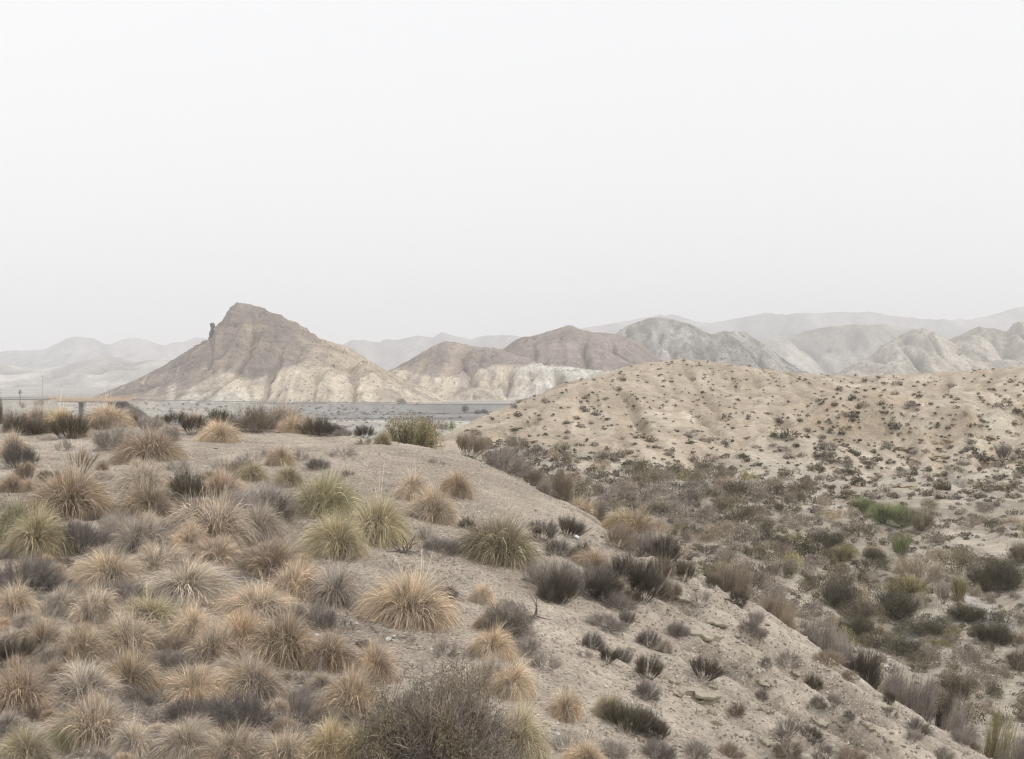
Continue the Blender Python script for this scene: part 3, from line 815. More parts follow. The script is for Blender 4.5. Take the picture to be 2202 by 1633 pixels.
new_obj('crossarm', box_mesh('crossarm', [(-0.8, 0.8, -0.06, 0.06, 12.2, 12.32)]), up, M_conc)

# ------------------------------------------------------------------ rock pillar on the shoulder of the hill
def rocky(path, rad, n, amp, seed, sub=5):
    path = np.array(path, float); u = np.linspace(0, len(path) - 1, (len(path) - 1) * sub + 1)
    p = np.stack([np.interp(u, range(len(path)), path[:, k]) for k in range(3)], -1); r = np.interp(u, range(len(path)), rad)
    V, Q = tube(p, r, n)
    c = p[np.repeat(np.arange(len(p)), n)]
    a = np.arctan2((V - c)[:, 1], (V - c)[:, 0])
    f = 1 + amp * fbm(np.cos(a) * 1.3 + V[:, 2] * 0.9, np.sin(a) * 1.3 + V[:, 2] * 0.5, 4, seed)
    V = c + (V - c) * f[:, None]
    m = len(V); V = np.r_[V, [p[-1]]]
    T = [(m - n + i, m - n + (i + 1) % n, m) for i in range(n)]
    return V, Q, T
M_pillar = plain_mat('dark_sandstone', (0.16, 0.14, 0.12), 0.95, 0.6, 0.3)
x, y, z = P(454, 730, 893)
V, Q, T = rocky([(-0.3, 0, -3), (0, 0, 1), (0.5, 0, 4.8), (0.9, 0, 7.2), (1.1, 0, 8.6), (1.1, 0, 10.4), (1.0, 0, 12.3), (0.9, 0, 13.3)], [2.1, 1.9, 1.9, 1.5, 1.15, 1.75, 1.9, 0.8], 18, 0.35, 401)
pl_ = new_obj('rock_pillar', mesh_np('rock_pillar', V, Q, T, smooth=False), None, M_pillar); pl_.location = (x, y, z)
tag(pl_, 'dark freestanding rock pillar on the left shoulder of the sandstone hill', 'rock pillar')

# ------------------------------------------------------------------ plant models (shared meshes, radius about 1, standing on z = 0)
def ribbons(Pn, W, col, seed):
    """Pn (n,m,3) centre lines, W (n,m) widths, col (n,m,3)"""
    g = np.random.default_rng(seed)
    n, m, _ = Pn.shape
    T = np.gradient(Pn, axis=1); T /= np.linalg.norm(T, axis=2, keepdims=True) + 1e-9
    rv = g.normal(size=(n, 1, 3)); S = np.cross(T, rv); S /= np.linalg.norm(S, axis=2, keepdims=True) + 1e-9
    A = Pn - S * W[..., None] / 2; B = Pn + S * W[..., None] / 2
    V = np.stack([A, B], 2).reshape(-1, 3)
    idx = np.arange(n * m * 2).reshape(n, m, 2)
    Q = np.stack([idx[:, :-1, 0], idx[:, :-1, 1], idx[:, 1:, 1], idx[:, 1:, 0]], -1).reshape(-1, 4)
    C = np.repeat(col.reshape(n * m, 3), 2, 0)
    return V, Q, C

def unit(az, pol):
    return np.stack([np.sin(pol) * np.cos(az), np.sin(pol) * np.sin(az), np.cos(pol)], -1)

def tussock_mesh(seed, n=8100, lean=(0, 0), crowns=2, spiky=0.0, deadc=0.35, wid=0.0070, per=9):
    """a mop of grass: strands of blades rise from one or more crowns, arch over and hang to the ground"""
    g = np.random.default_rng(seed)
    m = 6; ns = n // per
    cc = g.uniform(-0.30, 0.30, (crowns, 2)); cw = g.uniform(0.72, 1.05, crowns)
    if crowns == 1: cc[:] = 0
    kS = g.integers(0, crowns, ns)
    rS = np.sqrt(g.uniform(0, 1, ns)) * 0.40; aS = g.uniform(0, 2 * math.pi, ns)
    pS = np.clip((rS / 0.40) * R(78) + g.normal(0, R(9), ns), 0, R(105)); a2S = aS + g.normal(0, 0.30, ns)
    lS = g.uniform(0.66, 1.05, ns) * (1 + 0.42 * fbm(np.cos(aS) * 1.5 + seed, np.sin(aS) * 1.5, 3, seed)) * np.where(g.uniform(0, 1, ns) < 0.06, 1.25, 1)
    bS = np.exp(g.normal(0, 0.38, ns)); dS = g.normal(0, 0.22, ns); sideS = g.normal(0, 0.07, (ns, 3)); grS = g.uniform(0.8, 1.25, ns)
    s_ = np.repeat(np.arange(ns), per); n = len(s_)
    r0 = np.abs(rS[s_] + g.normal(0, 0.025, n)); az = aS[s_] + g.normal(0, 0.10, n)
    pol = np.clip(pS[s_] + g.normal(0, R(12), n), 0, R(110)); az2 = a2S[s_] + g.normal(0, 0.24, n)
    k = kS[s_]
    p = np.stack([r0 * np.cos(az) + cc[k, 0], r0 * np.sin(az) + cc[k, 1], 0.04 + 0.26 * np.clip(1 - (r0 / 0.42)**2, 0, 1) * g.uniform(0.3, 1, n)], -1)
    d = unit(az2, pol) + np.array((lean[0], lean[1], 0)) * 0.6
    d /= np.linalg.norm(d, axis=1, keepdims=True)
    Ls = lS[s_] * g.uniform(0.72, 1.12, n) * cw[k] * (1 + spiky * (1 - pol / R(105))) * (0.74 + 0.26 * np.clip(pol / R(60), 0, 1))
    droop = g.uniform(0.8, 1.2, n) * grS[s_] * (0.10 + 0.34 * np.clip(pol / R(60), 0, 1.3))
    side = sideS[s_] + g.normal(0, 0.035, (n, 3)); pts_ = [p]
    for s in range(m - 1):
        p = p + d * (Ls / (m - 1))[:, None]
        d = d + side; d[:, 2] -= droop * (0.55 + s / 2.4); d /= np.linalg.norm(d, axis=1, keepdims=True)
        p = p.copy(); low = p[:, 2] < 0.012; p[low, 2] = 0.012 + g.uniform(0, 0.03, low.sum())
        pts_.append(p)
    Pn = np.stack(pts_, 1)
    t = np.linspace(0, 1, m)[None]
    W = wid * g.uniform(0.7, 1.3, (n, 1)) * np.array((1.0, 1.0, 1.0, 0.85, 0.6, 0.15))[None]
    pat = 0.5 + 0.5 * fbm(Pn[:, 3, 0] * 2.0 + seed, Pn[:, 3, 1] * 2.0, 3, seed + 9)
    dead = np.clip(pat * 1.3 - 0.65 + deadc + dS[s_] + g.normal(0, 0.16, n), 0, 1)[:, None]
    br = (0.30 + 0.98 * t**0.75) * bS[s_][:, None] * g.uniform(0.75, 1.25, (n, 1))  # blade roots dark as old thatch, and darkened further as shade in the gaps
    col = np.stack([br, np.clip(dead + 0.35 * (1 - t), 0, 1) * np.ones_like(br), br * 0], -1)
    V, Q, C = ribbons(Pn, W, col, seed)
    return mesh_np('tussock', V, Q, None, C)

def twig_mesh(seed, mains=46, kids=34, h=0.8, upright=0.0, thick=0.022, fine=0.008, curl=0.25, dome=1.0, base=0.18, name='dry_shrub', dark=0.0):
    g = np.random.default_rng(seed)
    m = 5
    az = g.uniform(0, 6.283, mains); pol = np.arccos(1 - g.uniform(0, 1, mains) * (1 - math.cos(R(84 - 52 * upright))))
    d = unit(az, pol); L1 = g.uniform(0.72, 1.05, mains) * (1 + 0.2 * fbm(np.cos(az) * 2 + seed, np.sin(az) * 2, 2, seed))
    p = np.c_[d[:, 0] * base, d[:, 1] * base, np.zeros(mains)]
    pl = [p]; 
    for s in range(m - 1):
        p = p + d * (L1 * (0.78 if not upright else 0.9) / (m - 1))[:, None] * np.array((1, 1, h))
        d = d + g.normal(0, 0.16, d.shape) + np.array((0, 0, 0.05 + 0.22 * upright)); d /= np.linalg.norm(d, axis=1, keepdims=True); pl.append(p)
    PM = np.stack(pl, 1)
    W = thick * np.linspace(1, 0.35, m)[None] * g.uniform(0.6, 1.2, (mains, 1))
    c0 = np.stack([np.full((mains, m), 0.55), np.full((mains, m), 0.9), np.zeros((mains, m))], -1)
    V, Q, C = ribbons(PM, W, c0, seed)
    n = mains * kids
    k = np.repeat(np.arange(mains), kids); u = g.uniform(0.25, 1.0, n) ** 0.7 * (m - 1); i = np.minimum(u.astype(int), m - 2); f = (u - i)[:, None]
    p = PM[k, i] * (1 - f) + PM[k, i + 1] * f
    dm = PM[k, i + 1] - PM[k, i]; dm /= np.linalg.norm(dm, axis=1, keepdims=True)
    d = dm * (0.8 + 0.9 * upright) + g.normal(0, 0.62 - 0.42 * upright, (n, 3)) + np.array((0, 0, 0.12 + 0.5 * upright)); d /= np.linalg.norm(d, axis=1, keepdims=True)
    Lk = g.uniform(0.14, 0.34, n) * (1 + 0.6 * upright)
    pl = [p]
    for s in range(3):
        p = p + d * (Lk / 3)[:, None]; d = d + g.normal(0, curl * (1 - 0.7 * upright), d.shape); d /= np.linalg.norm(d, axis=1, keepdims=True)
        p = p.copy(); p[:, 2] = np.maximum(p[:, 2], 0.01); pl.append(p)
    PK = np.stack(pl, 1)
    W = fine * g.uniform(0.6, 1.4, (n, 1)) * np.array((1, 0.9, 0.7, 0.3))[None]
    outer = np.clip(np.linalg.norm(PK, axis=2), 0, 1.2)
    pat = 0.5 + 0.5 * fbm(PK[:, 2, 0] * 2.2 + seed, PK[:, 2, 1] * 2.2 + PK[:, 2, 2], 3, seed + 3)
    br = (0.55 + 0.45 * np.linspace(0.4, 1, 4))[None] * g.uniform(0.65, 1.3, (n, 1)) * (1 - dark * 0.4)
    c1 = np.stack([br, np.clip(pat[:, None] + g.normal(0, 0.25, (n, 1)), 0, 1) * np.ones_like(br), br * 0], -1)
    V2, Q2, C2 = ribbons(PK, W, c1, seed + 1)
    # second order twiglets
    n3 = n; f3 = g.uniform(0.3, 1, (n3, 1)); a3 = PK[:, 1] * (1 - f3) + PK[:, 3] * f3
    d3 = (PK[:, 3] - PK[:, 1]); d3 /= np.linalg.norm(d3, axis=1, keepdims=True) + 1e-9
    d3 = d3 + g.normal(0, 0.7 - 0.5 * upright, d3.shape); d3 /= np.linalg.norm(d3, axis=1, keepdims=True)
    P3 = np.stack([a3, a3 + d3 * 0.06, a3 + d3 * 0.12 * g.uniform(0.6, 1.4, (n3, 1)) + g.normal(0, 0.01, d3.shape)], 1)
    P3[..., 2] = np.maximum(P3[..., 2], 0.008)
    W3 = fine * 0.8 * np.array((1, 0.8, 0.3))[None] * np.ones((n3, 1))
    V3, Q3, C3 = ribbons(P3, W3, c1[:, 1:], seed + 2)
    V = np.r_[V, V2, V3]; C = np.r_[C, C2, C3]
    Q = np.r_[Q, Q2 + (mains * m * 2), Q3 + (mains * m * 2 + n * 8)]
    return mesh_np(name, V, Q, None, C)

def leaf_mesh(seed, n=900, size=0.075, h=0.75, lobes=7, name='foliage', core=0.0, asp=0.6, lrs=1.0, spread=0.55):
    """lobed mass of small leaf clumps, standing on the ground"""
    g = np.random.default_rng(seed)
    lc = np.c_[g.uniform(-spread, spread, lobes), g.uniform(-spread, spread, lobes), g.uniform(0.2, 0.62 + 0.3 * (spread > .6), lobes) * h]
    if spread > .6: lc[:, 2] *= np.clip(1.15 - 0.6 * (lc[:, 0]**2 + lc[:, 1]**2), 0.3, 1)
    lr = g.uniform(0.28, 0.5, lobes) * lrs; lc[0] = (0, 0, 0.45 * h); lr[0] = 0.55
    k = g.integers(0, lobes, n)
    d = unit(g.uniform(0, 6.283, n), np.arccos(g.uniform(-0.75, 1, n)))
    rad = lr[k] * g.uniform(0.35, 1.0, n) ** 0.45 * (1 + 0.25 * fbm(d[:, 0] * 3 + k * 5.1, d[:, 1] * 3 + d[:, 2] * 2, 3, seed))
    p = lc[k] + d * rad[:, None] * np.array((1, 1, h * 1.05))
    p[:, 2] = np.maximum(p[:, 2], 0.015)
    a = g.normal(size=(n, 3)) + d * 0.8; a /= np.linalg.norm(a, axis=1, keepdims=True)
    b = np.cross(a, g.normal(size=(n, 3))); b /= np.linalg.norm(b, axis=1, keepdims=True)
    s = size * g.uniform(0.5, 1.4, n)[:, None]
    V = np.stack([p - b * s * asp / 2, p + a * s * 0.5, p + b * s * asp / 2 + a * s * 0.1, p - a * s * 0.5], 1).reshape(-1, 3)
    V[:, 2] = np.maximum(V[:, 2], 0.0)
    Q = np.arange(n * 4).reshape(n, 4)
    clump = _hash(np.floor(p[:, 0] * 4).astype(np.int64), np.floor(p[:, 1] * 4 + 3.3 * np.floor(p[:, 2] * 4)).astype(np.int64), seed)
    br = (0.60 + 0.8 * clump) * g.uniform(0.75, 1.25, n)
    mixv = np.clip(_hash(k, k * 0 + 3, seed) * 0.7 + g.normal(0.15, 0.22, n), 0, 1)
    C = np.repeat(np.stack([br, mixv, br * 0], -1), 4, 0)
    return V, Q, C

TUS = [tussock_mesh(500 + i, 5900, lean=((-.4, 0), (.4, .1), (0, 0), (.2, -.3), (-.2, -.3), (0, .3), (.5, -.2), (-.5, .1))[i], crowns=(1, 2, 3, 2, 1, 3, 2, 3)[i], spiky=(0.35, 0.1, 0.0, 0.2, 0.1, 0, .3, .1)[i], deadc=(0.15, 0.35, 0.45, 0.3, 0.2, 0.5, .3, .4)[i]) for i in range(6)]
DRY = [twig_mesh(540 + i, 70, 40, 0.80, (0.0, 0.1, 0.2, 0.0)[i], thick=0.016, fine=0.0065, base=0.25) for i in range(3)]
BRM = [twig_mesh(550 + i, 76, 38, 1.0, (0.5, 0.65, 0.4, 0.6)[i], thick=0.012, fine=0.0065, base=0.34, name='broom_shrub') for i in range(3)]
WSP = [twig_mesh(560 + i, 30, 26, 0.6, 0.15, thick=0.014, fine=0.009, base=0.3, name='low_scrub') for i in range(3)]
VEE = twig_mesh(571, 12, 40, 1.0, 0.55, thick=0.05, fine=0.012, base=0.05, name='twiggy_bush')
def as_mesh(name, t): return mesh_np(name, t[0], t[1], None, t[2])
LEAFBIG = [as_mesh('foliage', leaf_mesh(580 + i, 15000, 0.034, 0.72, 16, asp=0.35)) for i in range(2)]
BIGB = [as_mesh('foliage', leaf_mesh(590 + i, 11000, 0.030, 0.62, 60, asp=0.35, lrs=0.42, spread=0.8)) for i in range(2)]
VAL = [as_mesh('valley_shrub', leaf_mesh(600 + i, 2300, 0.068, (0.75, 0.8, 0.9, 0.7, 0.85, 0.8)[i], (6, 8, 5, 9, 7, 10)[i], asp=0.42)) for i in range(6)]
VALT = [twig_mesh(620 + i, 24, 22, 0.75, 0.1, thick=0.02, fine=0.018, name='valley_scrub') for i in range(2)]

PM = {
 'gold':  plant_mat('golden_grass', (0.69, 0.565, 0.42), (0.440, 0.374, 0.303)),
 'tan':   plant_mat('tan_grass', (0.68, 0.565, 0.43), (0.437, 0.384, 0.330)),
 'brown': plant_mat('brown_grass', (0.612, 0.480, 0.342), (0.402, 0.348, 0.306)),
 'grey':  plant_mat('grey_grass', (0.622, 0.543, 0.439), (0.427, 0.384, 0.354)),
 'olive': plant_mat('olive_grass', (0.51, 0.45, 0.305), (0.40, 0.35, 0.275)),
 'green': plant_mat('green_grass', (0.36, 0.345, 0.215), (0.44, 0.385, 0.27)),
 'pale':  plant_mat('pale_straw', (0.760, 0.640, 0.430), (0.520, 0.430, 0.310)),
 'dgrey': plant_mat('grey_twigs', (0.48, 0.43, 0.38), (0.29, 0.258, 0.235)),
 'purple': plant_mat('purplish_twigs', (0.327, 0.293, 0.264), (0.191, 0.168, 0.155)),
 'dark':  plant_mat('dark_twigs', (0.223, 0.194, 0.157), (0.124, 0.107, 0.091)),
 'dolive': plant_mat('dark_olive_twigs', (0.232, 0.206, 0.154), (0.142, 0.125, 0.099)),
 'lgrey': plant_mat('light_grey_twigs', (0.575, 0.512, 0.454), (0.380, 0.339, 0.310)),
 'btwig': plant_mat('brown_twigs', (0.483, 0.397, 0.305), (0.287, 0.241, 0.201)),
 'leafolive': plant_mat('olive_leaves', (0.306, 0.268, 0.183), (0.212, 0.183, 0.140)),
 'leafdark': plant_mat('dark_leaves', (0.173, 0.160, 0.105), (0.141, 0.122, 0.094)),
 'leafyel': plant_mat('yellowish_leaves', (0.475, 0.425, 0.206), (0.312, 0.269, 0.169)),
 'leafgreen': plant_mat('green_leaves', (0.330, 0.363, 0.182), (0.231, 0.248, 0.138)),
 'leafgrey': plant_mat('greyish_leaves', (0.430, 0.372, 0.305), (0.291, 0.250, 0.216)),
 'leafpurp': plant_mat('mauve_grey_leaves', (0.39, 0.345, 0.305), (0.265, 0.235, 0.212)),
 'leaftan': plant_mat('tan_leaves', (0.598, 0.501, 0.364), (0.403, 0.338, 0.267)),
}
M_wood = plain_mat('dead_wood', (0.17, 0.14, 0.12), 0.9, 8.0, 0.3)

def set_mat(o, m):
    me = o.data
    if not me.materials: me.materials.append(None)
    o.material_slots[0].link = 'OBJECT'
    o.material_slots[0].material = m

def plant(name, me, mat, loc, rx, rz_scale, turn, label, cat, group=None, tilt=(0, 0), un=1.0):
    o = bpy.data.objects.new(name, me); COL.objects.link(o)
    if not me.materials: me.materials.append(None)
    set_mat(o, mat)
    o.location = loc; o.scale = (rx * un, rx / un, rz_scale)
    o.rotation_euler = (Matrix.Rotation(tilt[1], 3, 'Y') @ Matrix.Rotation(tilt[0], 3, 'X') @ Matrix.Rotation(turn, 3, 'Z')).to_euler()
    return tag(o, label, cat, group)

# ------------------------------------------------------------------ plants on the mound
EXT = {}
def ext(me):
    if me.name not in EXT:
        v = np.empty(len(me.vertices) * 3, np.float32); me.vertices.foreach_get('co', v); v = v.reshape(-1, 3)
        EXT[me.name] = (float(np.percentile(np.hypot(v[:, 0], v[:, 1]), 96)), float(np.percentile(v[:, 2], 98)))
    return EXT[me.name]

KIND = {'T': ('tussock', TUS, 'grass tussock'), 'D': ('dry_shrub', DRY, 'shrub'), 'B': ('broom_shrub', BRM, 'broom shrub'),
        'W': ('low_scrub', WSP, 'scrub'), 'V': ('twiggy_bush', [VEE], 'bush'), 'L': ('leafy_shrub', VAL, 'shrub')}
TG, DG, BG, WG = 'grass tussocks on the mound', 'dry twiggy shrubs on the mound', 'upright broom shrubs on the mound', 'low wispy scrub on the mound'
GRP = {'T': TG, 'D': DG, 'B': BG, 'W': WG, 'V': None, 'L': 'leafy shrubs on the mound'}
cnt = {}
MOUND_SPOTS = []
def put(k, pal, x0, y0, x1, y1, label, Y=None, mi=None):
    nm, meshes, cat = KIND[k]
    cnt[k] = cnt.get(k, -1) + 1
    me = meshes[random.Random(cnt[k] * 7 + 3).randrange(len(meshes))] if mi is None else meshes[mi % len(meshes)]
    er, eh = ext(me)
    w = (x1 - x0) * ((1.30 if x1 < 720 and y1 > 1100 else 1.20) if k == 'T' else 1.16); cx = (x0 + x1) / 2
    if Y is None:
        bp = y1 - w / 2 * 0.85 * ((y1 - CY) / F + 0.05)
        x, Yh, z = hit_mound(cx, bp)
    else:
        Yh = Y; x = (cx - CX) / F * Y; z = float(gm.at(x, Y)) if Y < 60 else float(valley_z(x, Y))
        bp = CY - z / Y * F
        if Y < 60: z = max(z, float(valley_z(x, Y)))
    r = w / 2 * Yh / F / er
    h = max(bp - y0, 4) * Yh / F / eh
    h *= 0.95 if k == 'T' else 0.92
    if k == 'T': h = min(h, 1.15 * r * er / eh)
    if Y is None: h = min(max(h, 0.5 * r), 2.2 * r)
    MOUND_SPOTS.append((x, Yh, r * er))
    g_ = random.Random(cnt[k] * 31 + ord(k))
    gx_ = float(gm.at(x + .4, Yh) - gm.at(x - .4, Yh)) / .8; gy_ = float(gm.at(x, Yh + .4) - gm.at(x, Yh - .4)) / .8
    kk = (0.95 if k == 'T' else 0.7) if Yh < 55 and Y is None else 0.2
    ty, tx = -math.atan(gx_) * kk + g_.uniform(-.07, .07), math.atan(gy_) * kk + g_.uniform(-.07, .07)
    return plant(nm, me, PM[pal], (x, Yh, z - 0.06 * r), r, h, g_.uniform(0, 6.28), label, cat, GRP[k], (tx, ty), g_.uniform(0.85, 1.18))

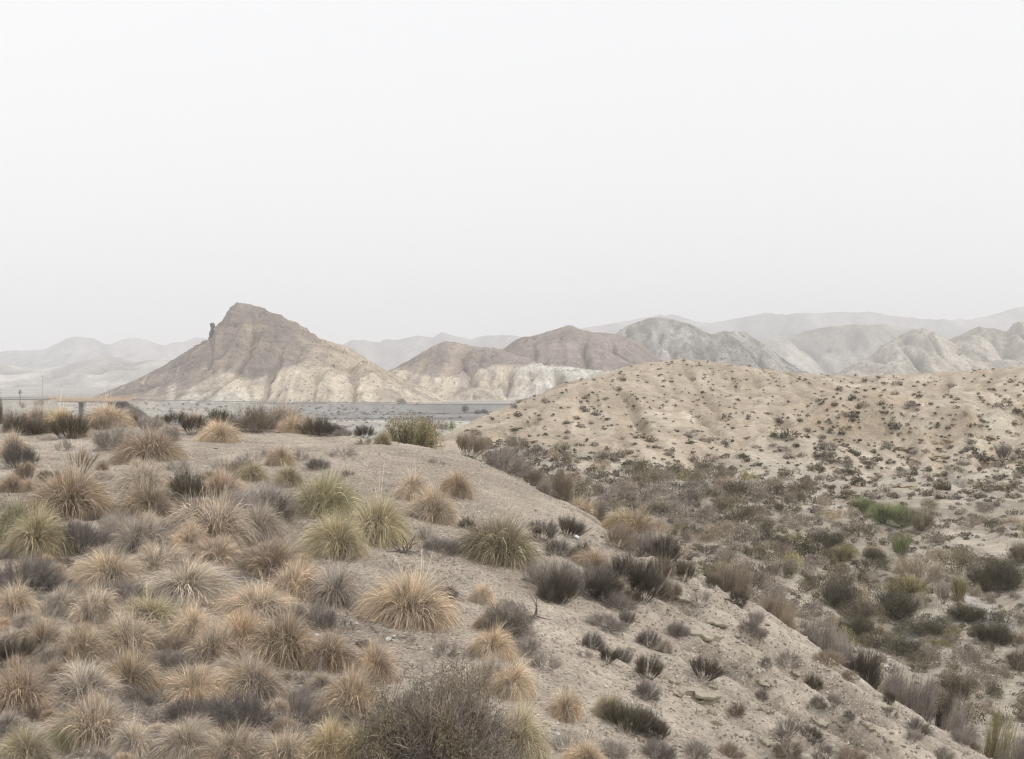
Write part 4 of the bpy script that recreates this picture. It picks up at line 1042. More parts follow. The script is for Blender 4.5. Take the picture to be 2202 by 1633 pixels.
SPOTS = [
# far rim of the mound, left to right
('D','btwig',0,868,58,930,'brownish dry shrub at the left end of the mound rim'),
('T','tan',42,876,112,928,'tan tussock on the rim just left of the bridge'),
('T','pale',98,878,168,930,'yellowish tussock on the rim under the left end of the bridge'),
('D','dark',12,895,52,932,'small black brown shrub at the foot of the leftmost rim tussocks'),
('D','dark',42,900,98,938,'black brown shrub below the tan rim tussock by the bridge'),
('B','dolive',110,884,190,948,'big dark brown shrub on the rim below the bridge'),
('T','gold',188,872,272,920,'large golden tussock standing on the rim right of the bridge'),
('D','btwig',268,884,302,916,'small brown shrub beside the large golden rim tussock'),
('D','lgrey',290,892,346,920,'pale grey brown shrub on the rim under the sandstone hill'),
('B','dolive',352,872,402,906,'spiky olive brown broom on the rim under the hill\'s left foot'),
('D','dark',328,886,352,908,'tiny dark shrub left of the spiky rim broom'),
('T','gold',400,884,440,912,'small golden tussock behind the dark rim broom'),
('B','dark',388,886,442,938,'dark brown broom shrub left of the round golden tussock on the rim'),
('B','dark',440,867,502,912,'near black upright broom rising behind the round golden tussock'),
('T','gold',436,906,510,954,'round golden tussock in front of the near black rim brooms'),
('D','btwig',495,868,592,936,'broad brown shrub with bare black twigs on the rim'),
('T','tan',565,872,655,928,'tall tan grass clump on the rim beside the white road sign'),
('T','gold',600,888,650,932,'orange tinged tussock on the rim below the road sign'),
('D','dark',640,893,727,942,'dark brown shrub on the rim, last of the row before bare gravel'),
('B','dolive',698,884,742,908,'olive brown broom sticking up behind the last dark rim shrub'),
('D','lgrey',720,896,756,916,'pale little shrub on the rim right of the dark shrub row'),
('D','btwig',200,886,240,925,'brown twigs poking out of the rim beside the golden tussock'),
('T','olive',640,872,690,905,'dull green tussock at the back of the rim below the pale hill foot'),
('D','btwig',520,864,566,900,'tall brown twigs at the back of the rim above the broad brown shrub'),
('D','btwig',60,894,110,935,'russet brown shrub between the two black brown rim shrubs'),
('T','tan',150,905,192,942,'straw tussock at the right foot of the big dark rim shrub'),
('W','dgrey',300,905,340,930,'ash grey scrub on the rim left of the dark brown broom'),
('B','dark',760,894,806,926,'small dark broom standing alone right of the rim row'),
('W','btwig',750,920,774,940,'tiny brown scrub on the gravel edge left of the yellow topped bush'),
('T','olive',804,924,840,958,'small olive tussock at the foot of the yellow topped bush'),
('B','btwig',974,916,1040,982,'brown fan shaped broom on the mound\'s right shoulder'),
('D','lgrey',1044,944,1130,1002,'pinkish grey shrub right of the fan shaped broom'),
('D','btwig',1110,960,1162,1008,'brown grey shrub right of the pinkish grey one on the shoulder'),
# second band
('T','tan',0,918,66,985,'tan tussock at the left edge above a grey dead one'),
('D','purple',4,950,78,1010,'dead grey tussock like shrub at the left edge below the tan tussock'),
('W','dgrey',122,938,160,972,'small grey scrub on bare gravel above the forked bush'),
('V','btwig',146,958,206,1024,'bare forked bush with a V of brown stems on gravel'),
('D','dgrey',208,910,286,972,'round grey shrub on gravel at the left of a wide tan tussock'),
('T','brown',262,926,386,996,'wide brown tan tussock right of the round grey shrub'),
('D','lgrey',342,908,384,950,'upright grey shrub behind the wide brown tan tussock'),
('T','gold',580,945,634,1003,'orange hearted tussock on gravel with grey sides'),
('W','dgrey',626,962,662,994,'grey scrub on the right side of the orange hearted tussock'),
('W','dgrey',562,960,594,985,'grey scrub on the left side of the orange hearted tussock'),
('W','lgrey',500,972,562,996,'low grey scrub on gravel left of the orange hearted tussock'),
('D','purple',658,982,706,1012,'small dark grey cushion shrub on bare gravel'),
('W','dgrey',700,958,770,984,'thin flat scrub on bare gravel below the last rim shrubs'),
('W','purple',734,1008,762,1026,'tiny dark scrub right of the dark grey cushion shrub'),
('W','btwig',765,940,800,958,'wispy brown scrub on the gravel near the yellow topped bush'),
# third band
('T','brown',0,992,50,1062,'brown tussock cut by the left edge below the dead grey one'),
('D','btwig',30,985,75,1040,'brown grey twigs right of the brown tussock at the left edge'),
('T','brown',70,1012,226,1120,'very wide brown tussock above the dead forked branch'),
('T','grey',254,998,362,1056,'grey dead tussock above the pointed orange one'),
('T','gold',266,1036,380,1122,'pointed orange tussock left of a round dark shrub'),
('D','dolive',362,1004,440,1088,'round dark brown shrub between the orange and ochre tussocks'),
('T','brown',430,1008,516,1086,'ochre tussock right of the round dark brown shrub'),
('T','olive',510,996,572,1036,'small yellow green tussock, left one of the two above the big grey shrub'),
('T','olive',588,1004,648,1048,'small yellow green tussock, right one of the two above the big grey shrub'),
('D','lgrey',482,1032,648,1122,'big pale grey shrub with dark hollows'),
('D','dark',530,1060,640,1125,'black hollow heart of dead twigs in the big pale grey shrub'),  # dark twigs added where the shrub's hollows are only shade
('T','grey',500,1085,600,1162,'grey tan tussock at the foot of the big pale grey shrub'),
('T','green',640,1022,756,1120,'olive green domed tussock, greenest of the big ones'),
('T','olive',745,1062,872,1178,'greyish olive tussock right of the greenest dome'),
('T','olive',652,1108,782,1208,'olive brown tussock below the greenest dome'),
('T','tan',848,1006,922,1078,'left upper one of three tan tussocks on bare gravel'),
('T','brown',944,1012,1012,1072,'right upper one of three tan tussocks on bare gravel'),
('T','tan',880,1052,982,1126,'lower, largest one of the three tan tussocks on bare gravel'),
('T','olive',984,1112,1134,1220,'large lone brown olive tussock on gravel above the golden dome'),
('D','dark',985,1112,1020,1140,'small dark scrub at the upper left of the large lone tussock'),
('D','purple',910,1155,988,1195,'dark grey dead scrub left of the large lone tussock'),
('W','lgrey',895,1128,935,1165,'pale grey scrub between the three tan tussocks and the lone one'),
# fourth band
('T','green',-20,1062,75,1170,'big greenish straw tussock at the left edge, upper half'),
('T','olive',20,1085,138,1205,'big olive tussock at the left edge beside a dark purplish shrub'),
('D','purple',120,1112,212,1200,'dark purplish shrub right of the big olive left edge tussock'),
('D','lgrey',212,1098,290,1165,'pale grey curly shrub below the dead forked branch'),
('T','grey',250,1115,348,1195,'grey brown tussock below the pale grey curly shrub'),
('T','tan',378,1072,512,1182,'big tan grey tussock left of the big pale grey shrub\'s foot'),
('T','gold',372,1122,442,1192,'orange tussock in front of the big tan grey one'),
('T','brown',398,1162,508,1224,'low brown tussock with a dark underside below the orange one'),
('T','tan',298,1176,402,1245,'tan grey tussock left of the low brown dark bottomed one'),
('T','gold',300,1170,345,1210,'small orange tuft above the tan grey tussock'),
('T','tan',172,1188,292,1272,'tan tussock above the grey shrub with pale tips'),
('T','brown',508,1166,642,1252,'brown tussock over a dark hollow above the white pebbles'),
('D','purple',-10,1192,130,1290,'large dark purple shrub on the left edge below the olive tussock'),
('T','grey',308,1212,496,1305,'very wide grey green tussock in the middle of the left field'),
('T','gold',588,1216,690,1300,'orange tan tussock beside a grey one above the brown cluster'),
('T','grey',655,1222,768,1308,'grey tan tussock right of the orange tan one'),
('T','gold',784,1238,962,1354,'largest golden dome tussock alone on bare gravel'),
('D','dark',925,1255,985,1300,'small dark scrub tucked behind the largest golden dome'),
('D','dgrey',490,1232,545,1262,'small grey cushion right of the wide grey green tussock'),
('T','tan',480,1262,620,1332,'long flat tan tussock below the small grey cushion'),
('T','tan',-10,1235,72,1335,'tall straw tussock at the left edge below the purple shrub'),
('D','dgrey',228,1238,302,1312,'grey shrub with pale tips below the tan tussock'),
('T','grey',98,1268,170,1330,'thin grey tussock above the golden pair'),
('T','tan',165,1270,255,1345,'pale tan tussock above and right of the golden pair'),
('T','tan',48,1316,132,1412,'left one of the golden pair of tussocks near the left edge'),
('T','gold',124,1332,208,1432,'right, brighter one of the golden pair near the left edge'),
('T','tan',205,1330,352,1422,'broad tan grey tussock right of the golden pair'),
('T','olive',258,1286,385,1362,'olive tan tussock below the wide grey green one'),
('T','tan',370,1292,455,1388,'curled tan tussock right of the olive tan one'),
('T','tan',404,1352,508,1442,'straw tussock below the curled tan one'),
('T','brown',462,1308,570,1422,'brown twin of the large golden mass, left half'),
('T','gold',522,1318,672,1438,'large golden mass of drooping grass, right half'),
('D','dgrey',650,1296,722,1362,'mauve grey bush with a fringe of tan blades'),
('T','brown',655,1362,752,1452,'brown tan tussock below the mauve grey bush'),
('B','dark',-15,1368,72,1442,'greenish black broom at the left edge'),
('D','dgrey',330,1395,410,1450,'grey dead stems between the straw tussocks'),
# fifth band
('T','brown',-25,1432,104,1548,'large brown tussock at the left edge below the greenish black broom'),
('T','brown',68,1428,142,1486,'small brown tussock with a dark hollow right of the left edge one'),
('T','grey',108,1432,262,1528,'wide grey tussock over dark hollows in the lower left'),
('T','gold',225,1405,328,1502,'upright golden tussock at the right of the wide grey one'),
('T','gold',326,1436,482,1522,'low golden tussock with grey middle, lower left field'),
('T','tan',488,1416,610,1518,'straw green tussock beside the mauve shrub'),
('D','purple',455,1486,588,1584,'smoky mauve shrub in front of the straw green tussock'),
('D','purple',346,1498,455,1562,'smoky grey scrub left of the mauve shrub'),
('T','tan',118,1502,272,1624,'tall domed tan tussock in the lower left'),
('T','grey',242,1528,322,1640,'grey tan tussock right of the tall dome at the bottom'),
('T','olive',10,1572,110,1665,'olive tan tussock in the bottom left corner'),
('T','green',98,1566,165,1630,'bright yellow green tuft near the bottom left corner'),
('T','grey',338,1556,450,1645,'grey straw tussock at the bottom below the smoky scrub'),
('T','tan',436,1572,560,1672,'tan tussock at the bottom below the mauve shrub'),
('T','tan',560,1578,665,1668,'pale tan tussock at the bottom left of the tall blond tuft'),
('T','pale',655,1532,765,1660,'tall blond tuft at the bottom of the picture'),
('T','olive',720,1560,862,1672,'olive straw grass left of the big leafy shrub'),
('T','gold',688,1438,822,1548,'golden dome with a grey heart left of the big leafy shrub'),
('T','brown',758,1375,850,1470,'brown tussock beside the white stone'),
('T','olive',1030,1525,1168,1655,'olive tussock leaning on the right side of the big leafy shrub'),
('T','grey',1000,1412,1090,1490,'grey tussock behind the right of the big leafy shrub'),
('T','tan',1045,1425,1142,1508,'tan tussock right of the big leafy shrub'),
('T','gold',1012,1352,1098,1424,'golden tussock at the foot of the dark green shrub'),
('T','tan',1008,1256,1062,1302,'small tan tussock above the dark green shrub'),
('T','gold',1016,1290,1060,1360,'orange grass at the left side of the dark green shrub'),
('D','dgrey',1095,1368,1165,1415,'grey scrub in front of the dark green shrub'),
('W','dgrey',1140,1390,1200,1450,'faint grey scrub on gravel right of the tan tussocks'),
('T','gold',1174,1462,1246,1552,'small golden tussock alone on the lower gravel'),
('T','olive',1268,1462,1334,1552,'small yellow topped grey tussock right of the golden one'),
('B','dolive',1300,1508,1400,1592,'dark olive broom below the yellow topped tussock'),
('D','purple',1360,1520,1425,1590,'dark tangled twigs right of the dark olive broom'),
('B','dolive',1392,1548,1438,1598,'small grey green broom right of the dark tangled twigs'),
('W','dgrey',1180,1575,1270,1640,'grey scrub at the bottom under the small golden tussock'),
('T','gold',1215,1600,1300,1670,'golden tuft at the bottom edge beside grey scrub'),
('D','dgrey',1290,1590,1350,1640,'mauve grey scrub at the bottom right of the golden tuft'),
('D','btwig',690,1545,740,1590,'brown grey twigs behind the tall blond tuft'),
('W','dgrey',590,1480,680,1570,'smoky wisps right of the straw green tussock'),
('D','dark',765,1376,795,1396,'tiny dark scrub left of the white stone'),
('W','dgrey',635,1440,700,1480,'grey wisps left of the golden dome with a grey heart'),
('W','dgrey',925,1375,990,1420,'dead grey wisps behind the big leafy shrub'),
# right part of the mound and the ridge line
('B','purple',1128,1112,1200,1168,'dark spreading broom, left half, above the tin can'),
('B','dark',1192,1108,1252,1162,'dark upright broom, right half, above the tin can'),
('D','purple',1170,1156,1232,1200,'dark grey twigs left of the tin can'),
('D','dark',1228,1165,1272,1205,'dark scrub right of the tin can'),
('D','lgrey',1130,1196,1240,1282,'large pale grey shrub under the tin can'),
('B','dark',1170,1220,1240,1305,'dark core of stems in front of the pale grey shrub'),
('D','dgrey',1215,1205,1320,1292,'grey brown shrub left of the tall dark broom'),
('B','dark',1296,1180,1408,1292,'tallest dark brown broom near the ridge line'),
('B','dark',1240,1215,1330,1300,'dark stems between the grey brown shrub and the tallest broom'),
('D','dark',1150,1228,1216,1300,'tangled dark twigs under the large pale grey shrub'),
('B','dark',1338,1212,1422,1302,'dark broom crowding the right side of the tallest broom'),
('T','gold',1235,1185,1315,1235,'orange blades between the grey shrub and the tall dark broom'),
('T','pale',1288,1052,1352,1120,'pale gold tussock standing on the ridge line'),
('T','brown',1300,1085,1402,1160,'brown tussock just right of the pale gold ridge tussock'),
('D','btwig',1295,1120,1360,1185,'brown grey shrub below the pale gold ridge tussock'),
('T','tan',1360,1105,1420,1175,'tan tussock on the ridge line right of the brown one'),
('D','dgrey',1340,1140,1425,1205,'grey shrub on the ridge line above the tall dark broom'),
('B','dark',1395,1150,1462,1215,'dark broom on the ridge line right of the grey shrub'),
('B','btwig',1400,1192,1450,1252,'brown broom on the slope right of the tall dark broom'),
('B','dolive',1440,1200,1492,1256,'small olive broom right of the brown broom below the ridge line'),
('D','lgrey',1290,1270,1365,1320,'pale grey scrub under the tall dark broom'),
('T','grey',1295,1245,1350,1290,'fawn grass at the foot of the tall dark broom'),
('B','dolive',1330,1265,1372,1310,'small dark broom below the pale grey scrub'),
('B','dolive',1512,1232,1546,1268,'small olive broom alone just inside the ridge line'),
('D','dark',1563,1270,1606,1302,'dark reddish shrub on the ridge line'),
('D','btwig',1420,1245,1465,1290,'little brown shrub above the upper rock ledge'),
('W','dgrey',1480,1262,1530,1310,'faint brown scrub right of the little brown shrub'),
('D','dgrey',1262,1318,1340,1362,'grey scrub above the purple finger shaped shrub'),
('B','dgrey',1328,1310,1362,1352,'grey green tuft at the right end of the grey scrub'),
('D','purple',1250,1345,1296,1402,'purple dark finger shaped shrub on gravel'),
('B','dolive',1288,1388,1325,1430,'left half of a dark pair of little brooms on gravel'),
('D','purple',1318,1390,1358,1428,'right half of a dark pair of little brooms on gravel'),
('D','purple',1366,1352,1420,1398,'mauve shrub joined to pale grass on the slope'),
('T','grey',1405,1355,1445,1408,'pale grass joined to a mauve shrub on the slope'),
('B','dgrey',1432,1332,1472,1376,'grey green broom above the lower rock ledges'),
('B','dolive',1362,1405,1418,1470,'upright grey green broom left of the overhanging ledge'),
('D','purple',1360,1460,1415,1510,'purple scrub at the foot of the upright grey green broom'),
('B','dark',1480,1412,1548,1470,'dark leaning broom above the lower overhanging ledge'),
('D','btwig',1568,1500,1600,1545,'brown leaning scrub right of the lower overhanging ledge'),
('D','dgrey',1440,1340,1480,1372,'thin grey scrub between the ledges'),
('B','dgrey',1608,1312,1646,1348,'grey broom near the ridge line right of the upper ledges'),
('B','lgrey',1620,1350,1650,1382,'pale grey broom below the grey one near the ridge line'),
('D','dgrey',1590,1330,1630,1362,'faint grey shrub right of the upper ledges'),
('D','dgrey',1634,1410,1662,1436,'small grey tuft on the bare slope, upper middle'),
('W','dgrey',1668,1388,1722,1440,'sparse grey scrub in a gully of the slope'),
('D','btwig',1750,1400,1815,1438,'brown and yellowish shrub just inside the ridge line'),
('B','dolive',1728,1450,1766,1488,'dark green tuft leaning down the slope'),
('D','btwig',1808,1440,1846,1466,'brown tuft on the ridge line lower right'),
('B','dark',1900,1484,1926,1520,'upright dark tuft close to the ridge line lower right'),
('W','dgrey',1898,1518,1932,1548,'faint scrub below the upright dark tuft'),
('D','dgrey',1625,1482,1652,1510,'small brown grey tuft on the bare slope, middle'),
('B','lgrey',1778,1490,1808,1528,'pale grey tuft on the middle of the slope'),
('D','dgrey',1742,1498,1776,1528,'mauve grey tuft left of the pale grey tuft'),
('D','dgrey',1815,1530,1838,1552,'tiny mauve tuft on the lower slope'),
('B','lgrey',1662,1545,1716,1596,'grey fan broom beside reddish twigs on the slope'),
('D','dark',1716,1562,1772,1600,'dark shrub with reddish top on the lower slope'),
('D','btwig',1664,1598,1722,1636,'brown scrub below the grey fan broom'),
('B','dgrey',1948,1546,1996,1590,'dark leaning tuft on the slope near the lower right'),
('B','lgrey',1945,1568,1980,1602,'pale tuft in front of the dark leaning tuft'),
('D','dgrey',2042,1570,2078,1602,'grey tuft beside a yellowish one near the bottom right'),
('D','btwig',2066,1582,2104,1608,'yellowish brown tuft near the bottom right'),
('B','dgrey',1745,1608,1800,1645,'grey broom at the bottom edge of the slope'),
('D','btwig',1800,1605,1862,1645,'brown grey broom at the bottom edge right of the grey one'),
('D','dgrey',2010,1605,2050,1640,'mauve grey tuft at the bottom edge of the slope'),
('B','dgrey',1470,1595,1530,1640,'grey green broom at the bottom edge under the lower ledge'),
('D','purple',1380,1590,1450,1640,'purple grey scrub at the bottom edge under the dark olive broom'),
('D','btwig',1540,1595,1600,1640,'brown scrub at the bottom edge of the slope, left part'),
('W','dgrey',1240,1395,1275,1420,'flat grey wisp left of the dark pair of little brooms'),
('D','dgrey',1150,985,1182,1016,'small brown grey shrub on the right shoulder\'s edge'),
('W','dgrey',1090,1140,1125,1160,'tiny wisps right of the lone brown olive tussock\'s top'),
('W','btwig',1160,1035,1200,1055,'thin wisps on bare gravel near the ridge line'),
('W','dgrey',920,985,960,1000,'tiny wisps on bare gravel below the mound\'s crest'),
]
for s_ in SPOTS: put(*s_)

# the lesser tufts and twigs that fill the gaps of the left field
gf = np.random.default_rng(19); nf = 0
for i_ in range(560):
    a_, b_ = gf.uniform(-10, 800), gf.uniform(1000, 1640)
    if a_ > 640 and b_ < 1430 or (a_ > 560 and b_ < 1250): continue
    x_, Y_, z_ = hit_mound(a_, b_)
    w_ = gf.uniform(34, 74) * (0.6 + 0.4 * (b_ - 1000) / 640)
    r_ = w_ / 2 * Y_ / F
    if any((x_ - u)**2 + (Y_ - v)**2 < (0.62 * (rr_ + r_))**2 for u, v, rr_ in MOUND_SPOTS): continue
    kd, pl_, lb_ = [('T', 'tan', 'little tan tuft squeezed between larger tussocks'), ('T', 'grey', 'little grey dead tuft squeezed between larger tussocks'), ('D', 'dgrey', 'little grey twiggy scrub squeezed between larger tussocks'),
                    ('T', 'brown', 'little brown tuft squeezed between larger tussocks'), ('D', 'btwig', 'little brown twiggy scrub squeezed between larger tussocks'), ('W', 'lgrey', 'little pale wispy scrub squeezed between larger tussocks')][int(gf.integers(0, 6))]
    o = put(kd, pl_, a_ - w_ / 2, b_ - w_ * 0.55, a_ + w_ / 2, b_ + w_ * 0.15, lb_); nf += 1
    lb_ = lb_.replace('squeezed between larger tussocks', 'between larger tussocks ' + ('near the left edge' if a_ < 200 else 'left of the field centre' if a_ < 400 else 'right of the field centre' if a_ < 600 else 'near the bare gravel') + (', upper rows' if b_ < 1150 else ', middle rows' if b_ < 1320 else ', lower rows' if b_ < 1500 else ', bottom rows'))
    o['label'] = lb_
    o['group'] = lb_.replace('little ', '').replace(' tuft ', ' tufts ')
print('filler plants', nf)

# plants rooted just beyond the ridge line, on the flank that faces the valley
BEYOND = [
('T','gold',1212,1032,1278,1082,'orange tan tussock just behind the ridge line',42),
('D','btwig',1180,1000,1225,1045,'brown shrub behind the ridge line below the shoulder',44),
('D','btwig',1275,1070,1300,1110,'small brown shrub behind the ridge line',41),
('B','btwig',1520,1196,1602,1266,'brown broom poking over the ridge line',36.5),
('B','btwig',1628,1268,1700,1335,'brown feathery broom behind the middle of the ridge line',35),
('D','leaftan',1652,1298,1706,1345,'yellowish shrub behind the middle of the ridge line',34.5),
('D','dgrey',1718,1320,1790,1388,'grey thicket behind the ridge line',34),
('D','lgrey',1768,1350,1830,1412,'pale grey thicket with a yellow tip behind the ridge line',33.5),
('B','dark',1818,1380,1884,1440,'dark branching broom behind the ridge line',33),
('D','lgrey',1890,1425,1962,1480,'pale grey brush behind the ridge line, upper one',32),
('D','dgrey',1935,1440,2002,1500,'grey brush behind the ridge line, lower one',31.5),
('D','lgrey',2010,1500,2082,1560,'mauve grey brush behind the ridge line right of the lower brush',30.5),
('D','leafyel',2078,1522,2165,1592,'yellow green bush behind the ridge line at lower right',31),
('D','lgrey',2130,1560,2210,1640,'pale grey brush in the lower right corner',29.5),
('T','pale',1395,1165,1425,1192,'small straw tussock peeping over the ridge line',37),
('B','dark',2000,1480,2040,1530,'dark tuft between the grey brushes behind the ridge line',31.2),
('T','olive',2105,1560,2150,1610,'bright straw green grass below the yellow green bush',29.8),
]
for s_ in BEYOND:
    o = put(*s_[:7], Y=s_[7])
# the saddle behind the mound: the large yellow-topped bush and its neighbours
def bush(x0, y0, x1, y1, Y, pal, label, grp=None, leaves=0, trunk=True, base=None, name='leafy_bush', h0=None):
    cx = (x0 + x1) / 2; x = (cx - CX) / F * Y
    gz_ = max(float(gm.at(x, Y)) if Y < 80 else -99, float(valley_z(x, Y))) if base is None else base
    top = (CY - y0) / F * Y
    root = empty(name, (x, Y, gz_ - 0.05), random.Random(int(x0)).uniform(0, 6.28), label, 'bush', grp)
    w = (x1 - x0) / 2 * Y / F; h = max(top - gz_, 0.5)
    me = LEAFBIG[leaves]; er, eh = ext(me)
    o = new_obj('foliage', me, root); set_mat(o, PM[pal]); o.scale = (w / er, w / er, h / eh)
    me = VEE2; er, eh = ext(me)
    o = new_obj('branches', me, root); set_mat(o, PM['dark']); o.scale = (w / er * 0.78, w / er * 0.78, h / eh * 0.86)
    return root
VEE2 = twig_mesh(575, 34, 30, 0.85, 0.35, thick=0.03, fine=0.010, base=0.10, name='branches')
bush(800, 899, 946, 952, 58, 'leafyel', 'large rounded bush with a yellow top behind the mound\'s crest', leaves=0)
bush(890, 903, 938, 935, 62, 'leafdark', 'dark bush joined to the right of the yellow topped bush', leaves=1)

# the big leafy shrub at the bottom and the dark green one above it
def shrub_on_mound(x0, y0, x1, y1, pal, label, pal2, leaves=0, k=1.0):
    w = x1 - x0; cx = (x0 + x1) / 2
    x, Y, z = hit_mound(cx, y1 - w * 0.16)
    root = empty('leafy_bush', (x, Y, z - 0.05), 1.0, label, 'bush')
    r = w / 2 * Y / F; h = (y1 - w * 0.16 - y0) * Y / F * k
    for q, (mi_, pl_n, sc_) in enumerate(((leaves, pal, 1.0), (1 - leaves, 'leafgrey', 0.96))):
        me = BIGB[mi_]; er, eh = ext(me)
        o = new_obj('foliage', me, root); set_mat(o, PM[pl_n]); o.scale = (r / er * sc_, r / er * sc_, h / eh * sc_); o.rotation_euler.z = 2.2 * q
    me = VEE2; er, eh = ext(me)
    o = new_obj('branches', me, root); set_mat(o, PM[pal2]); o.scale = (r / er * 0.95, r / er * 0.95, h / eh)
    me = DRY[1]; er, eh = ext(me)
    o = new_obj('dead_twigs', me, root); set_mat(o, PM['dgrey']); o.scale = (r / er, r / er, h / eh * 0.9)
    MOUND_SPOTS.append((x, Y, r))
shrub_on_mound(760, 1436, 1115, 1705, 'leafolive', 'huge olive grey leafy shrub with a dark base at the bottom of the picture', 'btwig', 0, 0.9)
shrub_on_mound(1028, 1282, 1150, 1385, 'leafgrey', 'dark green grey shrub with pale knotted branches on gravel', 'lgrey', 1, 0.9)

# small unnamed wisps and seedlings of dry grass between the tussocks: nobody could count them
def free(x, y, pad=0.0):
    for (a, b, r) in MOUND_SPOTS:
        if (x - a)**2 + (y - b)**2 < (r * 0.8 + pad)**2: return False
    return True
def litter(name, n, region, L, wdt, colA, mat, seed, dens):
    g = np.random.default_rng(seed)
    Pn = []; tries = 0
    x = g.uniform(region[0], region[1], n * 3); y = g.uniform(region[2], region[3], n * 3)
    keep = (g.uniform(0, 1, len(x)) < dens(x, y)); x = x[keep][:n]; y = y[keep][:n]; n = len(x)
    z = gm.at(x, y)
    a = g.uniform(0, 6.283, n); e = g.uniform(0.0, 0.7, n); l = L * g.uniform(0.4, 1.3, n)
    d = np.stack([np.cos(a) * np.cos(e), np.sin(a) * np.cos(e), np.sin(e)], -1)
    p0 = np.stack([x, y, z + 0.005], -1); p1 = p0 + d * (l * .5)[:, None]; d[:, 2] -= 0.35; p2 = p1 + d * (l * .5)[:, None]
    Pn = np.stack([p0, p1, p2], 1)
    W = wdt * np.array((1, 0.9, 0.3))[None] * np.ones((n, 1))
    br = g.uniform(0.6, 1.2, (n, 1)) * np.ones((1, 3)); mx = g.uniform(0, 1, (n, 1)) * np.ones((1, 3))
    V, Q, C = ribbons(Pn, W, np.stack([br, mx, br * 0], -1), seed)
    tag(new_obj(name, mesh_np(name, V, Q, None, C), None, mat), colA, None, None, 'stuff')
litter('dry_grass_litter', 36000, (-16, 5, 9, 40), 0.16, 0.007, 'broken dry grass lying between the tussocks', PM['grey'], 701,
       lambda x, y: sstep(2.5, -3, x - (y - 18) * 0.05) * sstep(42, 26, y) * sstep(-0.5, 0.3, fbm(x / 1.2, y / 1.2, 3, 702)))
litter('small_weeds', 18000, (-20, 16, 10, 50), 0.11, 0.006, 'thin grey weeds growing in the gravel', PM['dgrey'], 703,
       lambda x, y: sstep(0.32, 0.62, fbm(x / 0.9, y / 0.9, 3, 704)) * 1.0)

def low_mass(name, label, n, region, rr, mat, seed, dens, hz_=0.6):
    g = np.random.default_rng(seed); Vs = []; Cs = []
    src = []
    for i in range(4):
        me = twig_mesh(seed + i, 8, 9, 0.55, 0.1, thick=0.014, fine=0.011, base=0.35, name='tmp')
        v = np.empty(len(me.vertices) * 3, np.float32); me.vertices.foreach_get('co', v)
        c = np.empty(len(me.vertices) * 4, np.float32); me.attributes['Col'].data.foreach_get('color', c)
        q = np.empty(len(me.loops), np.int32); me.loops.foreach_get('vertex_index', q)
        src.append((v.reshape(-1, 3), c.reshape(-1, 4)[:, :3], q.reshape(-1, 4))); bpy.data.meshes.remove(me)
    x = g.uniform(region[0], region[1], n * 4); y = g.uniform(region[2], region[3], n * 4)
    ok = g.uniform(0, 1, len(x)) < dens(x, y); x = x[ok][:n]; y = y[ok][:n]
    Qs = []; b = 0
    for k in range(len(x)):
        v, c, q = src[k % 4]; a = g.uniform(0, 6.283); r = rr * g.uniform(0.6, 1.4); ca, sa = math.cos(a), math.sin(a)
        z = float(gm.at(x[k], y[k]))
        Vs.append(np.c_[(v[:, 0] * ca - v[:, 1] * sa) * r + x[k], (v[:, 0] * sa + v[:, 1] * ca) * r + y[k], v[:, 2] * r * hz_ + z - 0.01])
        cc_ = c.copy(); cc_[:, 0] *= g.uniform(0.7, 1.3); Cs.append(cc_); Qs.append(q + b); b += len(v)
    tag(new_obj(name, mesh_np(name, np.concatenate(Vs), np.concatenate(Qs), None, np.concatenate(Cs)), None, mat), label, None, None, 'stuff')
low_mass('dead_undergrowth', 'grey dead undergrowth filling the gaps between the tussocks', 300, (-15, 1, 9.5, 33), 0.42, PM['purple'], 761,
         lambda x, y: sstep(0.5, -2.5, x - (y - 18) * -0.08) * sstep(-0.35, 0.25, fbm(x / 1.6, y / 1.6, 3, 762)))
low_mass('small_scrub', 'tiny dry plants dotted over the bare slope', 240, (0, 14, 12, 42), 0.17, PM['btwig'], 771,
         lambda x, y: sstep(0.5, 3.5, x) * sstep(0.1, 0.5, fbm(x / 2.0, y / 2.0, 3, 772)), 0.9)

# loose stones: gravel as stuff, the larger ones one by one
def stone_verts(g, flat=0.6):
    t = (1 + 5**0.5) / 2
    v = np.array([(-1, t, 0), (1, t, 0), (-1, -t, 0), (1, -t, 0), (0, -1, t), (0, 1, t), (0, -1, -t), (0, 1, -t), (t, 0, -1), (t, 0, 1), (-t, 0, -1), (-t, 0, 1)], float)
    v /= np.linalg.norm(v[0]); v *= g.uniform(0.7, 1.15, (12, 1)); v *= np.array((1, g.uniform(0.55, 0.95), flat * g.uniform(0.6, 1.1)))
    return v
ICO = np.array([(0, 11, 5), (0, 5, 1), (0, 1, 7), (0, 7, 10), (0, 10, 11), (1, 5, 9), (5, 11, 4), (11, 10, 2), (10, 7, 6), (7, 1, 8), (3, 9, 4), (3, 4, 2), (3, 2, 6), (3, 6, 8), (3, 8, 9), (4, 9, 5), (2, 4, 11), (6, 2, 10), (8, 6, 7), (9, 8, 1)])
OCT_V = np.array([(1, 0, 0), (0, 1, 0), (-1, 0, 0), (0, -1, 0), (0, 0, 1)], float); OCT_T = np.array([(0, 1, 4), (1, 2, 4), (2, 3, 4), (3, 0, 4)])
g = np.random.default_rng(71)
n = 58000
